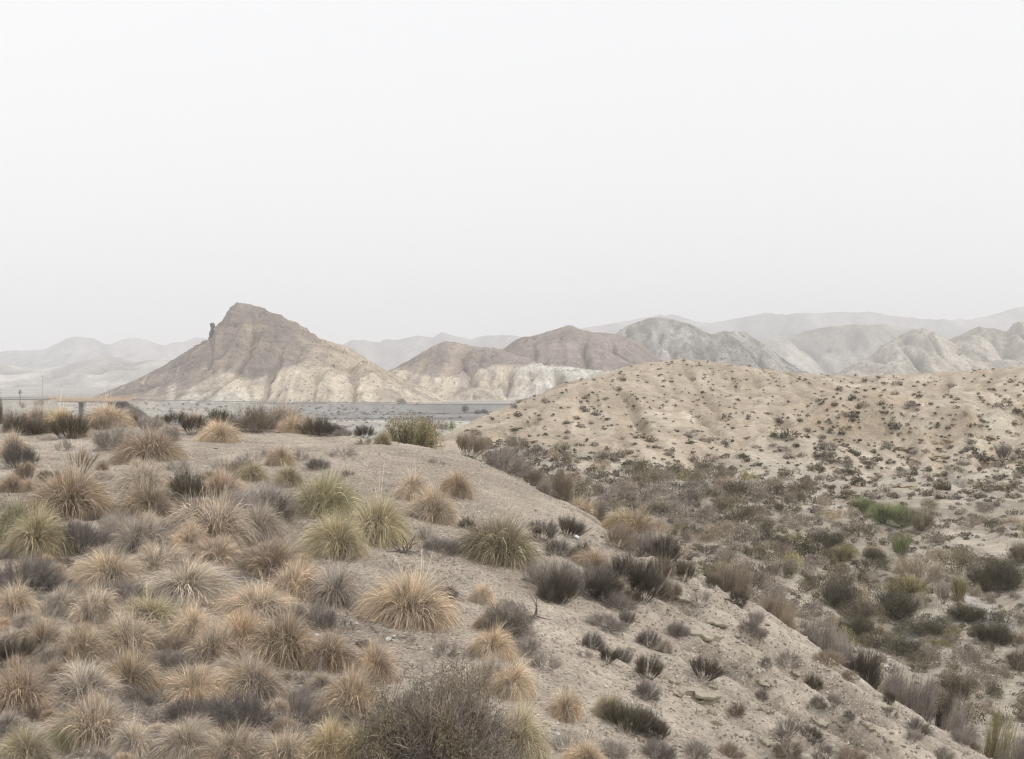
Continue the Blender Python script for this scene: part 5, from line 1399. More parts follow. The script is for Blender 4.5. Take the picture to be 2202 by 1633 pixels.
# denser near the camera: distance drawn so that the stones stay even in the picture
y = 9.5 + (50 - 9.5) * g.uniform(0, 1, n)**1.5; x = g.uniform(-0.5, 0.5, n) * y * 1.02
k = (g.uniform(0, 1, n) < 0.35 + 0.65 * sstep(-0.3, 0.5, fbm(x / 1.6, y / 1.6, 3, 72))); x = x[k]; y = y[k]; n = len(x)
s = 0.0175 * np.exp(g.normal(0, 0.5, n)) * (1 + 0.012 * y); s = np.clip(s, 0.006, 0.07)
v = OCT_V[None] * s[:, None, None] * g.uniform(0.5, 1.2, (n, 5, 1)); v[:, :, 2] *= 0.8
a = g.uniform(0, 6.283, n); ca, sa = np.cos(a)[:, None], np.sin(a)[:, None]
vx = v[:, :, 0] * ca - v[:, :, 1] * sa; vy = v[:, :, 0] * sa + v[:, :, 1] * ca
V = np.stack([vx + x[:, None], vy + y[:, None], v[:, :, 2] + gm.at(x, y)[:, None] + 0.004], -1)
T = OCT_T[None] + 5 * np.arange(n)[:, None, None]
sh = g.uniform(0, 1, n)[:, None] ** 1.3
c = np.array((0.27, 0.235, 0.19)) * (1 - sh) + np.array((0.60, 0.55, 0.47)) * sh
M_stone = ground_mat('stones', (6.0, 30.0), (0.01, 20.0), 0.2)
tag(new_obj('gravel', mesh_np('gravel', V.reshape(-1, 3), None, T.reshape(-1, 3), np.repeat(c, 5, 0), smooth=False), None, M_stone), 'small angular gravel strewn over the mound', None, None, 'stuff')

STONES = []
for i in range(5):
    gg = np.random.default_rng(800 + i); vv = stone_verts(gg)
    STONES.append(mesh_np('stone', vv, None, ICO, np.tile(((0.46, 0.41, 0.335), (0.38, 0.33, 0.27), (0.52, 0.475, 0.40), (0.42, 0.38, 0.31), (0.33, 0.29, 0.24))[i], (12, 1)), smooth=False))
M_wst = plain_mat('white_stone', (0.78, 0.76, 0.72), 0.9, 9.0, 0.12)
def stone(px, py, wpx, label, me=None, mat=None, group=None, flat=1.0):
    x, Y, z = hit_mound(px, py)
    o = bpy.data.objects.new('stone', me or STONES[int(px) % 5]); COL.objects.link(o)
    if not o.data.materials: o.data.materials.append(M_stone)
    r = wpx / 2 * Y / F
    o.scale = (r, r, r * flat); o.location = (x, Y, z + 0.25 * r); o.rotation_euler = (0.2, 0.1, px * 1.7)
    if mat: set_mat(o, mat)
    return tag(o, label, 'stone', group)
stone(836, 1378, 22, 'bright white stone beside the brown tussock', mat=M_wst)
stone(848, 1372, 14, 'smaller white stone touching the bright white one', mat=M_wst)
stone(928, 1398, 9, 'small white stone behind the huge leafy shrub', mat=M_wst)
stone(1126, 1247, 22, 'flat tan stone alone on bare gravel above the dark green shrub', flat=.6)
stone(1110, 1137, 9, 'small pale stone right of the lone brown olive tussock')
stone(1156, 1186, 12, 'thin white stone left of the tin can', mat=M_wst, flat=.6)
stone(957, 1246, 14, 'dark flat stone above the largest golden dome', STONES[4], flat=.6)
stone(1096, 1375, 22, 'round grey brown stone at the foot of the dark green shrub', STONES[4])
stone(1011, 1402, 8, 'small white pebble left of the golden tussock below the dark green shrub', mat=M_wst)
stone(1596, 1349, 14, 'yellowish stone right of the upper overhanging ledge', STONES[0])
stone(1576, 1537, 9, 'white stone below the lower overhanging ledge', mat=M_wst)
stone(1674, 1592, 10, 'pale stone left of the brown scrub on the lower slope', mat=M_wst)
stone(1705, 1518, 9, 'pale stone between the mauve and reddish tufts on the slope', mat=M_wst)
stone(1510, 1615, 9, 'pale stone under the lower ledge near the bottom edge', mat=M_wst)
stone(752, 1407, 11, 'small pale stone beside the brown tan tussock', mat=M_wst)
stone(483, 1253, 12, 'white pebble left of the small grey cushion', mat=M_wst)
stone(325, 1492, 9, 'white pebble between the golden tussocks in the lower left')
gg = np.random.default_rng(91)
for i in range(110):
    px = gg.uniform(60, 2050); py = gg.uniform(960, 1625)
    x, Y, z = hit_mound(px, py)
    if (CY - z / Y * F) > py + 4 or not free(x, Y) or Y > 50: continue
    stone(px, py, gg.uniform(6, 14), 'loose buff stone lying on the gravel of the mound', group='loose buff stones on the mound', flat=gg.uniform(.5, 1))

for i in range(170):
    px = gg.uniform(1280, 2060); py = gg.uniform(1260, 1625)
    if py < np.interp(px, [s[0] for s in sil], [s[1] for s in sil]) + 14: continue
    if py > 1633 or not free(*hit_mound(px, py)[:2]): continue
    stone(px, py, float(np.clip(7 * math.exp(gg.normal(0, 0.45)), 4, 22)), 'loose angular rock fragment lying on the eroded slope', group='loose rock fragments on the eroded slope', flat=gg.uniform(.35, .8))

# rock ledges that break out of the bare slope
def ledge(px, py, wpx, dpx, label, seed, yaw=-0.5, thick=0.12, layers=3):
    x, Y, z = hit_mound(px, py)
    root = empty('rock_ledge', (x, Y, z), yaw, label, 'rock ledge')
    w = wpx * Y / F
    g = np.random.default_rng(seed)
    for L in range(layers):
        n = 22; a = np.linspace(0, 2 * math.pi, n, endpoint=False)
        rr = 1 + 0.55 * fbm(np.cos(a) * 2.4 + seed + L, np.sin(a) * 1.6 + 4 * L, 4, seed + L) + 0.11 * g.normal(size=n)
        sc = (1 - 0.12 * L) 
        ox, oy = g.uniform(-.08, .08, 2) * w
        bx = np.cos(a) * rr * w / 2 * sc + ox; by = np.sin(a) * rr * w * 0.30 * sc + oy + 0.10 * w
        t0 = -thick * (L + 1) * 1.15 + thick * 0.9; t1 = t0 + thick * g.uniform(0.7, 1.0)
        ed = 0.02 * g.normal(size=n)
        V = np.r_[np.c_[bx * 0.86, by * 0.86, np.full(n, t0)], np.c_[bx, by, t0 + (t1 - t0) * .55 + ed], np.c_[bx * 0.985, by * .985, t1 + ed], np.c_[bx * 0.6, by * .6, t1 + 0.012 * g.normal(size=n)], [[0, 0.1 * w, t1 + .01]], [[0, 0, t0]]]
        Q = []; T = []
        for k in range(3):
            for i in range(n):
                j = (i + 1) % n; Q.append((k * n + i, k * n + j, (k + 1) * n + j, (k + 1) * n + i))
        for i in range(n):
            j = (i + 1) % n; T += [(3 * n + i, 3 * n + j, 4 * n), (j, i, 4 * n + 1)]
        col = np.tile(np.array((0.40, 0.36, 0.285)) * (1 - 0.08 * L), (len(V), 1))
        new_obj('rock_slab', mesh_np('rock_slab', V, Q, T, col, smooth=False), root, M_stone)
    root.rotation_euler = (0.10, 0.20, yaw)
    if label.startswith('small crumbling'): root['group'] = 'small crumbling buff ledges on the bare slope'
LEDGES = 0
ledge(1500, 1498, 96, 10, 'lower overhanging ledge of cracked yellowish slabs', 901, -0.15, 0.085)
ledge(1515, 1372, 70, 10, 'middle ledge with a shadowed overhang on the slope', 905, 0.1, 0.09)
ledge(1545, 1345, 56, 10, 'upper pale ledge just above the middle one', 909, 0.1, 0.07, 2)
ledge(1452, 1470, 34, 10, 'small yellowish ledge left of the lower overhanging one', 912, 0.3, 0.07, 2)
ledge(1468, 1290, 40, 10, 'thin pale slabs high on the slope under the little brown shrub', 915, -0.6, 0.06, 2)
ledge(1610, 1405, 60, 10, 'long thin ledge edge running down the slope', 918, -0.9, 0.05, 2)
ledge(1650, 1478, 50, 10, 'pale crumbled ledge in the middle of the slope', 922, -0.5, 0.05, 2)
gq = np.random.default_rng(55)
for q_ in range(16):
    a_, b_ = gq.uniform(1330, 1980), gq.uniform(1290, 1610)
    if b_ < np.interp(a_, [s[0] for s in sil], [s[1] for s in sil]) + 25: continue
    ledge(a_, b_, gq.uniform(16, 40), 10, 'small crumbling buff ledge breaking out of the bare slope', 940 + q_, gq.uniform(-0.9, -0.3), 0.05, 2)
ledge(1760, 1560, 40, 10, 'small crumbled ledge low on the slope', 925, -0.6, 0.05, 2)

# dead branch, dead twigs, tin can
def wood(name, px, py, s, seed, label, cat, mat):
    x, Y, z = hit_mound(px, py); g = np.random.default_rng(seed)
    Vs, Qs = [], []; b = 0
    for k in range(9):
        a = g.uniform(-0.6, 3.7); p = np.array((g.uniform(-.1, .1), g.uniform(-.1, .1), 0.02)); d = np.array((math.cos(a), math.sin(a) * .5, g.uniform(0.1, 0.9)))
        path = [p]
        for _ in range(5):
            d = d + g.normal(0, 0.35, 3); d /= np.linalg.norm(d); p = p + d * s * 0.2 * g.uniform(.5, 1); p[2] = max(p[2], 0.01); path.append(p)
        V, Q = tube(path, np.linspace(0.022, 0.006, 6) * s * 1.3, 6); Vs.append(V); Qs.append(Q + b); b += len(V)
    o = new_obj(name, mesh_np(name, np.concatenate(Vs), np.concatenate(Qs)), None, mat); o.location = (x, Y, z)
    return tag(o, label, cat)
wood('dead_branch', 232, 1098, 0.7, 931, 'bleached forked dead branch beside the very wide brown tussock', 'branch', M_wood)
wood('dead_twigs', 868, 1190, 0.6, 932, 'dark dead twigs lying on gravel below the greyish olive tussock', 'twigs', M_wood)
wood('dead_twigs', 1182, 1196, 0.5, 933, 'broken dead twigs beside the tin can', 'twigs', M_wood)
wood('dead_twigs', 1140, 1330, 0.6, 934, 'bare dead twigs on the right side of the dark green shrub', 'twigs', M_wood)
x, Y, z = hit_mound(1237, 1186)
can = empty('tin_can', (x, Y, z + 0.28), 0.3, 'white tin can caught in dark scrub under the ridge line', 'can')
V, Q = tube([(0, 0, 0), (0, 0, 0.01), (0, 0, 0.12), (0, 0, 0.13)], [0.055, 0.06, 0.06, 0.055], 16)
V = np.r_[V, [[0, 0, 0.0], [0, 0, 0.125]]]; T = [((i + 1) % 16, i, 64) for i in range(16)] + [(48 + i, 48 + (i + 1) % 16, 65) for i in range(16)]
can.rotation_euler = (0.25, 0.35, 0.3)
new_obj('can_body', mesh_np('can_body', V, Q, T), can, M_white)
V, Q = tube([(0, 0, 0.05), (0, 0, 0.08)], [0.0615, 0.0615], 16)
new_obj('band', mesh_np('band', V, Q), can, M_darkg)

# ------------------------------------------------------------------ the valley floor: shrubs one can point at
VAL_SPOTS = []
def val_shrub(x0, y0, x1, y1, pal, label, me=None, name='valley_shrub', cat='shrub', grp=None, sink=0.0):
    cx = (x0 + x1) / 2
    q = hit_valley(cx, y1 - (x1 - x0) * 0.09)
    if q is None: return
    x, Y, z = q
    g_ = random.Random(int(x0 * 7 + y0))
    me = me or VAL[g_.randrange(6)]
    er, eh = ext(me); r = (x1 - x0) / 2 * Y / F / er; h = (y1 - (x1 - x0) * 0.09 - y0) * Y / F / eh
    VAL_SPOTS.append((x, Y, r * er))
    return plant(name, me, PM[pal], (x, Y, z - 0.04 - sink), r, h, g_.uniform(0, 6.28), label, cat, grp)

def val_bush(x0, y0, x1, y1, pal, label, leaves=0, pal2='dark', grp=None):
    cx = (x0 + x1) / 2; q = hit_valley(cx, y1 - (x1 - x0) * 0.09)
    x, Y, z = q; ex_ = (x1 - x0) * 0.14; bush(x0 - ex_, y0, x1 + ex_, y1, Y, pal, label, grp, leaves, base=z)
    VAL_SPOTS.append((x, Y, (x1 - x0) / 2 * Y / F))
BGV = 'big bushes on the valley floor'
for q in [
 (1872,1082,1925,1130,'leafgreen','green leafy thicket in the dry stream, left crown',0),
 (1915,1086,1972,1138,'leafgreen','brightest green leafy thicket in the dry stream, middle crown',1),
 (1958,1098,2012,1146,'leafolive','darker green thicket in the dry stream, right crown',0),
 (1834,1070,1884,1106,'leafgreen','pale green bush at the upper left of the green thicket',1),
 (1755,1246,1838,1312,'leafdark','dark green rounded bush nearest the middle of the ridge line',0),
 (1802,1288,1892,1338,'leafolive','olive bush below the dark green rounded bush',1),
 (1808,1324,1882,1386,'leafdark','dark bush with a brown skirt under the olive bush',1),
 (1876,1268,1978,1340,'leafdark','wide black green bush under the bent reeds',0),
 (1866,1372,2012,1430,'leafdark','long dark grey bush beside a pale sand bank',1),
 (1945,1328,2060,1384,'leafdark','dark grey bush above the pale sand bank',0),
 (2040,1300,2125,1345,'leafdark','dark bush right of the wispy broom on the sand',1),
 (2092,1340,2152,1386,'leafdark','small dark bush at the end of the pale sand bank',0),
 (2125,1345,2180,1392,'leafdark','dark bush with brown tips right of the sand bank',1),
 (2080,1208,2150,1276,'leafolive','olive bush of the right edge group, left one',0),
 (2128,1204,2200,1276,'leafdark','dark olive bush of the right edge group, right one',1),
 (2010,1448,2092,1508,'leafolive','lone dark olive bush on sand in the lower right',0),
 (2162,1398,2215,1446,'leafgrey','grey bush on sand at the right edge',1),
 (1785,1172,1838,1212,'leafyel','yellowish olive bush in the middle of the valley floor',0),
 (1745,1145,1812,1186,'leafdark','brown green bush in the middle of the valley floor',1),
 (1862,1180,1904,1212,'leafdark','very dark green small bush in the valley floor',0),
 (1905,1240,1985,1290,'leafyel','yellow green bush at the foot of the bent reeds',1),
 (1648,1152,1705,1182,'leafdark','dark little bush right of the ridge line tussocks',0),
 (1400,1080,1440,1110,'leafolive','dark round bush in the scrub near the ridge line',1),
 (2170,1168,2215,1215,'leafolive','brown olive bush cut by the right edge',1),
]: val_bush(*q)
# wispy brooms and bent reeds
VW = twig_mesh(640, 30, 30, 1.15, 0.75, thick=0.018, fine=0.010, base=0.08, name='wispy_broom')
for q in [(1918,1148,1962,1212,'leafgreen','pale green wispy broom above the bent reeds'), (2044,1236,2080,1302,'leafyel','yellow green wispy broom on pale sand'),
          (2008,1250,2048,1304,'lgrey','pale bare wispy broom left of the yellow green one'), (1752,1132,1772,1160,'lgrey','small pale wispy broom in the middle scrub'),
          (1400,1150,1428,1176,'lgrey','tiny pale broom in the scrub right of the ridge line')]:
    val_shrub(*q, me=VW, name='wispy_broom', cat='broom')
VR = twig_mesh(645, 70, 14, 0.9, 0.2, thick=0.016, fine=0.010, curl=0.35, base=0.3, name='bent_reeds')
val_shrub(1915,1196,2032,1266,'leaftan','tangle of bent brown reeds in the dry stream', me=VR, name='bent_reeds', cat='reeds')
val_shrub(1900,1275,1970,1330,'btwig','bent grey brown stems over the black green bush', me=VR, name='bent_reeds', cat='reeds')
val_shrub(2135,955,2175,1000,'dgrey','grey bare bush on the eroded bank at the right', me=VW, name='wispy_broom', cat='broom')
for q in [(1880,1345,1904,1368,'gold','small golden tussock right of the dark bush with a brown skirt'), (1975,1388,2018,1412,'tan','tan tussock at the right end of the long dark bush'),
          (2045,1268,2075,1296,'tan','tan tussock at the foot of the yellow green wispy broom'), (2085,1262,2112,1286,'tan','pale tan tussock left of the right edge group')]:
    val_shrub(*q, me=TUS[2], name='tussock', cat='grass tussock')

# the rest of the valley scrub: the largest ones singly, the small ones as one mass
def vfree(x, y, r):
    return all((x - a)**2 + (y - b)**2 > (0.68 * (r + c))**2 for a, b, c in VAL_SPOTS[-1200:])
g = np.random.default_rng(41)
pts_big = []; cand = []
for i in range(17000):
    py = 955 + (1633 - 955) * g.uniform(0, 1)**1.25; px = g.uniform(1080, 2260)
    lim = np.interp(px, [s[0] for s in sil], [s[1] for s in sil])
    if py > lim + 10: continue
    q = hit_valley(px, py)
    if q is None: continue
    x, Y, z = q
    # hill foot is bare; the valley floor is dense near the axis and open on the right
    top = np.interp(px, [1080, 1200, 1400, 1600, 1700, 1800, 1900, 2202], [962, 975, 1010, 1030, 1045, 1080, 1090, 1060])
    d = sstep(-6, 16, py - top)
    opn = np.interp(px, [1080, 1700, 1950, 2202], [1, 1, 0.55, 0.36])
    nz = fbm(x / 7, Y / 7, 3, 43)
    opn = opn * (0.72 if py > 1250 and px > 1680 else 1.0)
    if g.uniform() > d * opn * (0.28 + 0.95 * sstep(-0.3, 0.15, nz)) + 0.02: continue
    r = float(np.clip(0.98 * math.exp(g.normal(0, 0.42)), 0.35, 2.2)) * (0.75 + 0.25 * opn)
    if not vfree(x, Y, r * (0.8 if opn > 0.8 else 1.5)): continue
    VAL_SPOTS.append((x, Y, r)); cand.append((r / Y, x, Y, z, r, px, py))
cand.sort(reverse=True)
pals = ['leafgrey', 'leafolive', 'leafdark', 'leafolive', 'leafgrey', 'leaftan', 'leafpurp', 'leafolive', 'leafgrey']
def size_word(r, a=0.75, b=1.25): return 'tiny' if r < a * 0.6 else 'small' if r < a else 'middling' if r < b else 'large'
names = {'leafgrey': 'grey brown', 'leafpurp': 'mauve grey', 'leafdark': 'dark green brown', 'leafolive': 'olive brown', 'leaftan': 'straw coloured', 'leafyel': 'yellowish'}
def where(px, py):
    if py < 1040: return 'at the valley head under the tan hill'
    if px > 2080: return 'on pale ground at the right edge' + (' below the bank' if py < 1200 else '')
    if px > 1950: return 'on pale ground ' + ('right of the green thicket' if py < 1200 else 'near the sand bank')
    if py < 1110: return 'left of the green thicket' if px > 1600 else 'behind the ridge line tussocks'
    if py < 1190: return 'below the green thicket' if px > 1750 else 'in the dense middle scrub' if px > 1600 else 'in the scrub beside the ridge line'
    if py < 1270: return 'left of the bent reeds' if px > 1720 else 'above the middle of the ridge line'
    if py < 1400: return 'among the big dark bushes'
    return 'in the sandy corner at lower right'
for i, (_, x, Y, z, r, px, py) in enumerate(cand[:250]):
    pal = pals[int(g.integers(0, len(pals)))]
    if g.uniform() < 0.05: pal = 'leafyel'
    me = VAL[int(g.integers(0, 6))] if g.uniform() < 0.86 else VALT[int(g.integers(0, 2))]
    er, eh = ext(me); rr = r / er
    lb = size_word(r, 1.1, 1.5) + (' rounded ' if me in VAL else ' ragged ') + names[pal] + ' shrub ' + where(px, py)
    plant('valley_shrub', me, PM[pal], (x, Y, z - 0.05), rr, rr * g.uniform(0.9, 1.3) * 0.78 / max(eh, .3), g.uniform(0, 6.28), lb, 'shrub', lb.replace(' shrub ', ' shrubs '))

def scatter_mass(name, items, label, mat, seed, nleaf, size, asp=0.55, variants=8):
    """items: (x, y, z, r, dark) -> joined leafy clumps"""
    prot = [leaf_mesh(seed + i, nleaf, size, 0.75, 4 + i % 3, asp=asp) for i in range(variants)]
    g = np.random.default_rng(seed)
    Vs = []; Cs = []
    for k, (x, y, z, r, dk) in enumerate(items):
        V, Q, C = prot[k % variants]; a = g.uniform(0, 6.283); c, s = math.cos(a), math.sin(a)
        W = np.c_[(V[:, 0] * c - V[:, 1] * s) * r + x, (V[:, 0] * s + V[:, 1] * c) * r + y, V[:, 2] * r * g.uniform(0.7, 1.1) + z - 0.04 * r]
        C2 = C.copy(); C2[:, 0] *= g.uniform(0.55, 1.35); C2[:, 1] = np.clip(C2[:, 1] * 0.4 + dk, 0, 1)
        Vs.append(W); Cs.append(C2)
    V = np.concatenate(Vs); Q = np.arange(len(V)).reshape(-1, 4)
    o = new_obj(name, mesh_np(name, V, Q, None, np.concatenate(Cs)), None, mat)
    return tag(o, label, None, None, 'stuff')
rest = cand[250:]
groups = {'leafgrey': [], 'leafpurp': [], 'leafolive': []}
for i, (_, x, Y, z, r, px, py) in enumerate(rest):
    groups[list(groups)[int(g.integers(0, 3))]].append((x, Y, z, r * 1.0, g.uniform(0, 0.7)))
for i, (k, it) in enumerate(groups.items()):
    if it: scatter_mass('valley_scrub', it, 'countless low %s scrub across the valley floor' % names.get(k), PM[k], 650 + 10 * i, 135, 0.245)
# the same scrub goes on in the hollow behind the mound and past the right edge
it = []
for i in range(2600):
    x, y = g.uniform(-30, 150), g.uniform(24, 190)
    zv = float(valley_z(x, y))
    if y < 84 and x < 34 and float(gm.at(x, y)) > zv - 0.1: continue
    px, py = CX + F * x / y, CY - F * zv / y
    if 1080 < px < 2260 and py < np.interp(px, [s[0] for s in sil], [s[1] for s in sil]) + 10: continue
    if g.uniform() > 0.35 + 0.6 * sstep(-.3, .2, fbm(x / 8, y / 8, 3, 44)): continue
    it.append((x, y, zv, g.uniform(0.45, 1.5), g.uniform(0, .7)))
scatter_mass('valley_scrub', it[:950], 'brown scrub continuing in the hollow behind the mound', PM['leafolive'], 695, 110, 0.27)
# low grass and dead stalks between the valley shrubs
it = []
for i in range(1600):
    py = 958 + (1620 - 958) * g.uniform(0, 1)**1.6; px = g.uniform(1080, 2250)
    if py > np.interp(px, [s[0] for s in sil], [s[1] for s in sil]) + 5: continue
    q = hit_valley(px, py)
    if q is None: continue
    top = np.interp(px, [1080, 1200, 1400, 1600, 1700, 1800, 1900, 2202], [958, 970, 1000, 1020, 1040, 1080, 1090, 1060])
    dn = sstep(-10, 20, py - top) * np.interp(px, [1080, 1700, 1950, 2202], [1, 1, 0.45, 0.3])
    if g.uniform() < dn * (0.1 + 0.8 * sstep(-.3, .3, fbm(q[0] / 5, q[1] / 5, 3, 47))): it.append((q[0], q[1], q[2], g.uniform(0.16, 0.36), g.uniform(0, 0.8)))
scatter_mass('low_ground_cover', it, 'low dead stalks and tiny plants between the valley shrubs', PM['leaftan'], 690, 26, 0.42)

# ------------------------------------------------------------------ bushes on the tan hill
cand = []
for i in range(9500):
    px = g.uniform(985, 2240); py = g.uniform(776, 1075)
    q = hit_valley(px, py)
    if q is None or q[1] < 140: continue
    x, Y, z = q
    top = np.interp(px, [1080, 1200, 1400, 1600, 1700, 1800, 1900, 2202], [955, 972, 1005, 1025, 1040, 1075, 1085, 1060])
    if py > top + 4: continue
    dens = 0.155 + 0.03 * sstep(1500, 1900, px) + 0.10 * sstep(0.15, 0.5, fbm(x / 16, Y / 16, 3, 48)) + 0.10 * sstep(30, 5, top - py)
    dens *= 0.8 + 0.4 * float(sstep(0.25, -0.6, gv.at(x, Y, vst)))
    if g.uniform() > dens: continue
    r = float(np.clip(0.58 * math.exp(g.normal(0, 0.36)), 0.28, 1.5)) * (1 + 0.12 * sstep(1650, 1950, px))
    cand.append((r / Y, x, Y, z, r, px, py))
cand.sort(reverse=True)
HILLB = [as_mesh('hillside_bush', leaf_mesh(700 + i, 260, 0.17, 0.75, 5, asp=0.6)) for i in range(4)]
def hwhere(px, py):
    side = 'left' if px < 1350 else 'middle' if px < 1600 else 'right' if px < 1820 else 'far right'
    if px > 1800 and py > 920: return 'on the ' + ('left' if px < 1950 else 'middle' if px < 2080 else 'right') + (' top' if py < 960 else ' face' if py < 1010 else ' foot') + ' of the eroded bank'
    crest = float(np.interp(px, [985, 1130, 1350, 1480, 1650, 1880, 2202], [925, 858, 791, 772, 800, 813, 793]))
    return 'on the ' + side + ' of the tan hill, ' + ('near its crest' if py < crest + 45 else 'halfway up' if py < crest + 120 else 'near its foot')
hp = ['leafdark', 'leafdark', 'leafgrey', 'leafpurp', 'leafolive']
for i, (_, x, Y, z, r, px, py) in enumerate(cand[:280]):
    pal = hp[int(g.integers(0, 5))]; me = HILLB[i % 4]; er, eh = ext(me)
    lb = size_word(r, 0.8, 1.1) + ' ' + names[pal] + ' bush ' + hwhere(px, py)
    plant('hillside_bush', me, PM[pal], (x, Y, z - 0.06), r / er, r / er * g.uniform(0.8, 1.2), g.uniform(0, 6.28), lb, 'bush', lb.replace(' bush ', ' bushes '))
scatter_mass('hillside_scrub', [(x, Y, z, r * 0.95, g.uniform(0, 0.6)) for (_, x, Y, z, r, px, py) in cand[280:]], 'small dark bushes dotted over the tan hill', PM['leafdark'], 720, 44, 0.42)
it = []
for i in range(4200):
    px = g.uniform(985, 2240); py = g.uniform(776, 1060); q = hit_valley(px, py)
    if q is None or q[1] < 150: continue
    if g.uniform() < 0.15 + 0.5 * sstep(0, 0.4, fbm(q[0] / 9, q[1] / 9, 3, 49)): it.append((q[0], q[1], q[2], g.uniform(0.12, 0.28), g.uniform(0, 0.5)))
scatter_mass('hillside_weeds', it, 'tiny dry plants on the tan hill', PM['leaftan'], 730, 12, 0.6)

def outcrop(px, py, wpx, hpx, label, seed, yaw, n=9):
    q = hit_valley(px, py); x, Y, z = q
    w = wpx * Y / F; h = hpx * Y / F
    root = empty('rock_outcrop', (x, Y, z), yaw, label, 'rock outcrop')
    gg = np.random.default_rng(seed)
    for k in range(n):
        vv = stone_verts(gg, 1.0); f = k / max(n - 1, 1) - 0.5
        me = mesh_np('boulder', vv, None, ICO, np.tile(np.array((0.40, 0.33, 0.235)) * gg.uniform(0.75, 1.15), (12, 1)), smooth=False)
        o = new_obj('boulder', me, root, M_valley)
        o.location = (f * w + gg.uniform(-.05, .05) * w, gg.uniform(-.3, .3) * h, gg.uniform(-0.4, 0.35) * h)
        o.scale = (w / n * gg.uniform(0.9, 1.6), h * gg.uniform(0.5, 0.9), h * gg.uniform(0.22, 0.42)); o.rotation_euler = (gg.uniform(-.2, .2), gg.uniform(-.25, .25), gg.uniform(-.5, .5))
for q in [(2140, 945, 110, 18, 'long yellowish rock band at the top right of the eroded bank', 1001, 0.15, 14), (2030, 952, 100, 16, 'cracked rock band along the middle top of the eroded bank', 1002, 0.0, 12),
          (1925, 962, 90, 14, 'low rock band at the left top of the eroded bank', 1003, -0.2, 10), (1822, 1015, 46, 22, 'stepped rock outcrop above the dry stream', 1004, 0.2, 10),
          (1835, 1045, 50, 18, 'broken boulders at the foot of the stepped outcrop', 1005, 0.0, 9), (1960, 1048, 70, 14, 'row of buff boulders at the middle foot of the bank', 1006, 0.0, 9),
          (2000, 985, 70, 14, 'broken ledge halfway down the middle of the bank', 1007, -0.3, 9), (1875, 1062, 24, 10, 'orange tinged boulders beside the dry stream', 1008, 0.0, 5)]:
    outcrop(*q)

# scrub on the plain and on the far hills
def hill_scrub(name, label, n, hname, pxr, mat, rr, dens, seed, nleaf=14):
    G = HILLS[hname]; g = np.random.default_rng(seed); it = []
    x = g.uniform(G.X.min() + 5, G.X.max() - 5, n); y = g.uniform(G.Y.min() + 5, G.Y.max() - 5, n); z = G.at(x, y)
    px = CX + F * x / y; py = CY - F * z / y
    ok = (z > -15.5) & (px > pxr[0]) & (px < pxr[1]) & (g.uniform(0, 1, n) < dens(x, y, z, px, py))
    for a, b, c in zip(x[ok], y[ok], z[ok]): it.append((a, b, c - 0.1, rr * math.exp(g.normal(0, .3)), g.uniform(0, .8)))
    scatter_mass(name, it, label, mat, seed, nleaf, 0.75)
hill_scrub('hill_scrub', 'dark specks of scrub over the sandstone hill', 14000, 'sandstone_hill', (200, 1000), PM['leafpurp'], 0.72, lambda x, y, z, px, py: 0.10 + 0.55 * sstep(-0.1, 0.4, fbm(x / 14, y / 14, 3, 741)) * sstep(840, 790, py), 740)
hill_scrub('hill_scrub', 'dark specks of scrub over the marl hills', 16000, 'marl_hills', (800, 1450), PM['leafpurp'], 0.80, lambda x, y, z, px, py: 0.08 + 0.5 * sstep(-0.1, 0.4, fbm(x / 16, y / 16, 3, 751)) * sstep(820, 780, py), 750)
hill_scrub('hill_scrub', 'dark specks of scrub over the grey hill', 22000, 'grey_hill', (1200, 1800), PM['leafdark'], 1.0, lambda x, y, z, px, py: 0.35 + 0 * x, 760, 10)
hill_scrub('hill_scrub', 'dark specks of scrub over the ridged hill', 16000, 'ridged_hill', (1700, 2300), PM['leafdark'], 1.2, lambda x, y, z, px, py: 0.3 + 0 * x, 770, 8)
it = []
for i in range(2600):
    px = g.uniform(-40, 1400); py = g.uniform(866, 925); Y = 16.0 * F / (py - CY)
    if Y > 700 and px > 250: continue
    x = (px - CX) / F * Y
    if 470 < Y < 640 and px > 540 and g.uniform() < 0.92: continue
    if g.uniform() < 0.25 + 0.6 * sstep(-.1, .3, fbm(x / 25, Y / 25, 3, 79)): it.append((x, Y, float(plain_z(x, Y)), g.uniform(0.4, 1.5), g.uniform(0, .7)))
it = it[:900]
for i in range(520):
    k = int(g.integers(0, len(right) - 60)); o_ = g.uniform(9, 60)
    tx_, ty_ = right[k + 1, 0] - right[k, 0], right[k + 1, 1] - right[k, 1]; l_ = math.hypot(tx_, ty_)
    x, y = right[k, 0] + ty_ / l_ * o_, right[k, 1] - tx_ / l_ * o_
    z = float(np.interp(o_, [6, 14, 24, 38], [right[k, 2] - .1, right[k, 2] - 2.2, right[k, 2] - 3.6, plain_z(x, y)])) if o_ < 38 else float(plain_z(x, y))
    it.append((x, y, z, g.uniform(0.3, 1.3), g.uniform(0, .7)))
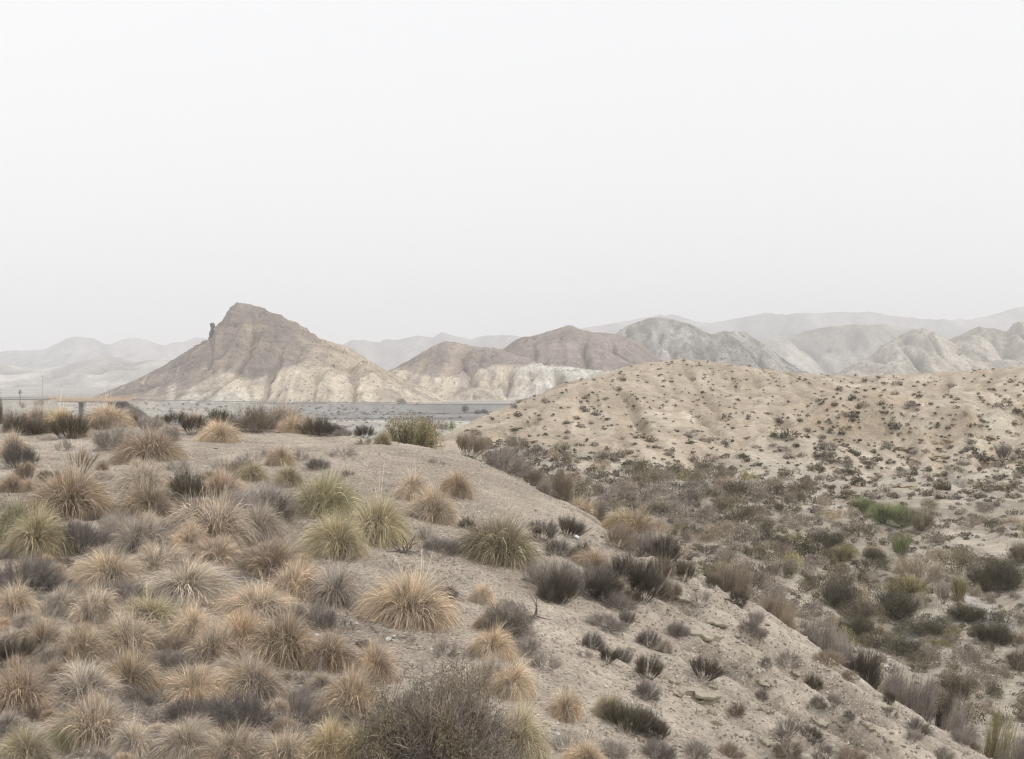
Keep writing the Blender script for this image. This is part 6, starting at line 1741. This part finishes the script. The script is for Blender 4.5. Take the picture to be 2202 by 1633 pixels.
scatter_mass('plain_scrub', it, 'grey scrub scattered over the river plain', PM['leafpurp'], 780, 60, 0.3)

def plain_bush(x0, y0, x1, y1, Y, pal, label, sz=None):
    cx = (x0 + x1) / 2; x = (cx - CX) / F * Y; z = (CY - y1) / F * Y
    me = VAL[int(x0) % 6]; er, eh = ext(me)
    plant('plain_bush', me, PM[pal], (x, Y, z), (x1 - x0) / 2 * Y / F / er, (y1 - y0) * Y / F / eh, x0, label, 'bush')
plain_bush(993, 872, 1009, 887, 535, 'leafdark', 'tall dark bush standing on the grey riverbed')
plain_bush(1020, 882, 1036, 892, 505, 'leafdark', 'left one of two low dark bushes by the tan hill\'s foot')
plain_bush(1033, 880, 1054, 891, 512, 'leafdark', 'right one of two low dark bushes by the tan hill\'s foot')
plain_bush(845, 857, 880, 872, 700, 'leafpurp', 'brownish bush on the roadside below the pale cliffs')
plain_bush(893, 866, 903, 873, 690, 'leafdark', 'small dark bush on the roadside below the pale cliffs')
plain_bush(68, 857, 102, 874, 385, 'leafgrey', 'grey green bush beside the left end of the bridge')
plain_bush(40, 866, 62, 878, 375, 'leafgrey', 'low grey bush at the foot of the tall palm')
plain_bush(925, 905, 975, 930, 140, 'leafgrey', 'grey bush at the lower tip of the tan hill')
plain_bush(955, 908, 982, 928, 128, 'leafgreen', 'grey green bush at the lower tip of the tan hill')
bush(-26, 852, 8, 885, 60, 'leafdark', 'dark green tree crown cut by the left edge', leaves=1, name='small_tree')

# ------------------------------------------------------------------ the hazy air
hz = box_mesh('haze', [(-5200, 5200, -300, 5000, -30, 300)])
m, t = nmat('haze_air')
out = N(t, 'ShaderNodeOutputMaterial'); pv_ = N(t, 'ShaderNodeVolumePrincipled')
pv_.inputs['Color'].default_value = (0.985, 0.985, 1.0, 1)
pv_.inputs['Density'].default_value = HAZE_DENSITY
pv_.inputs['Anisotropy'].default_value = 0.6
t.links.new(pv_.outputs[0], out.inputs['Volume'])
tag(new_obj('haze', hz, None, m), 'thin pale haze over the desert', None, None, 'stuff')
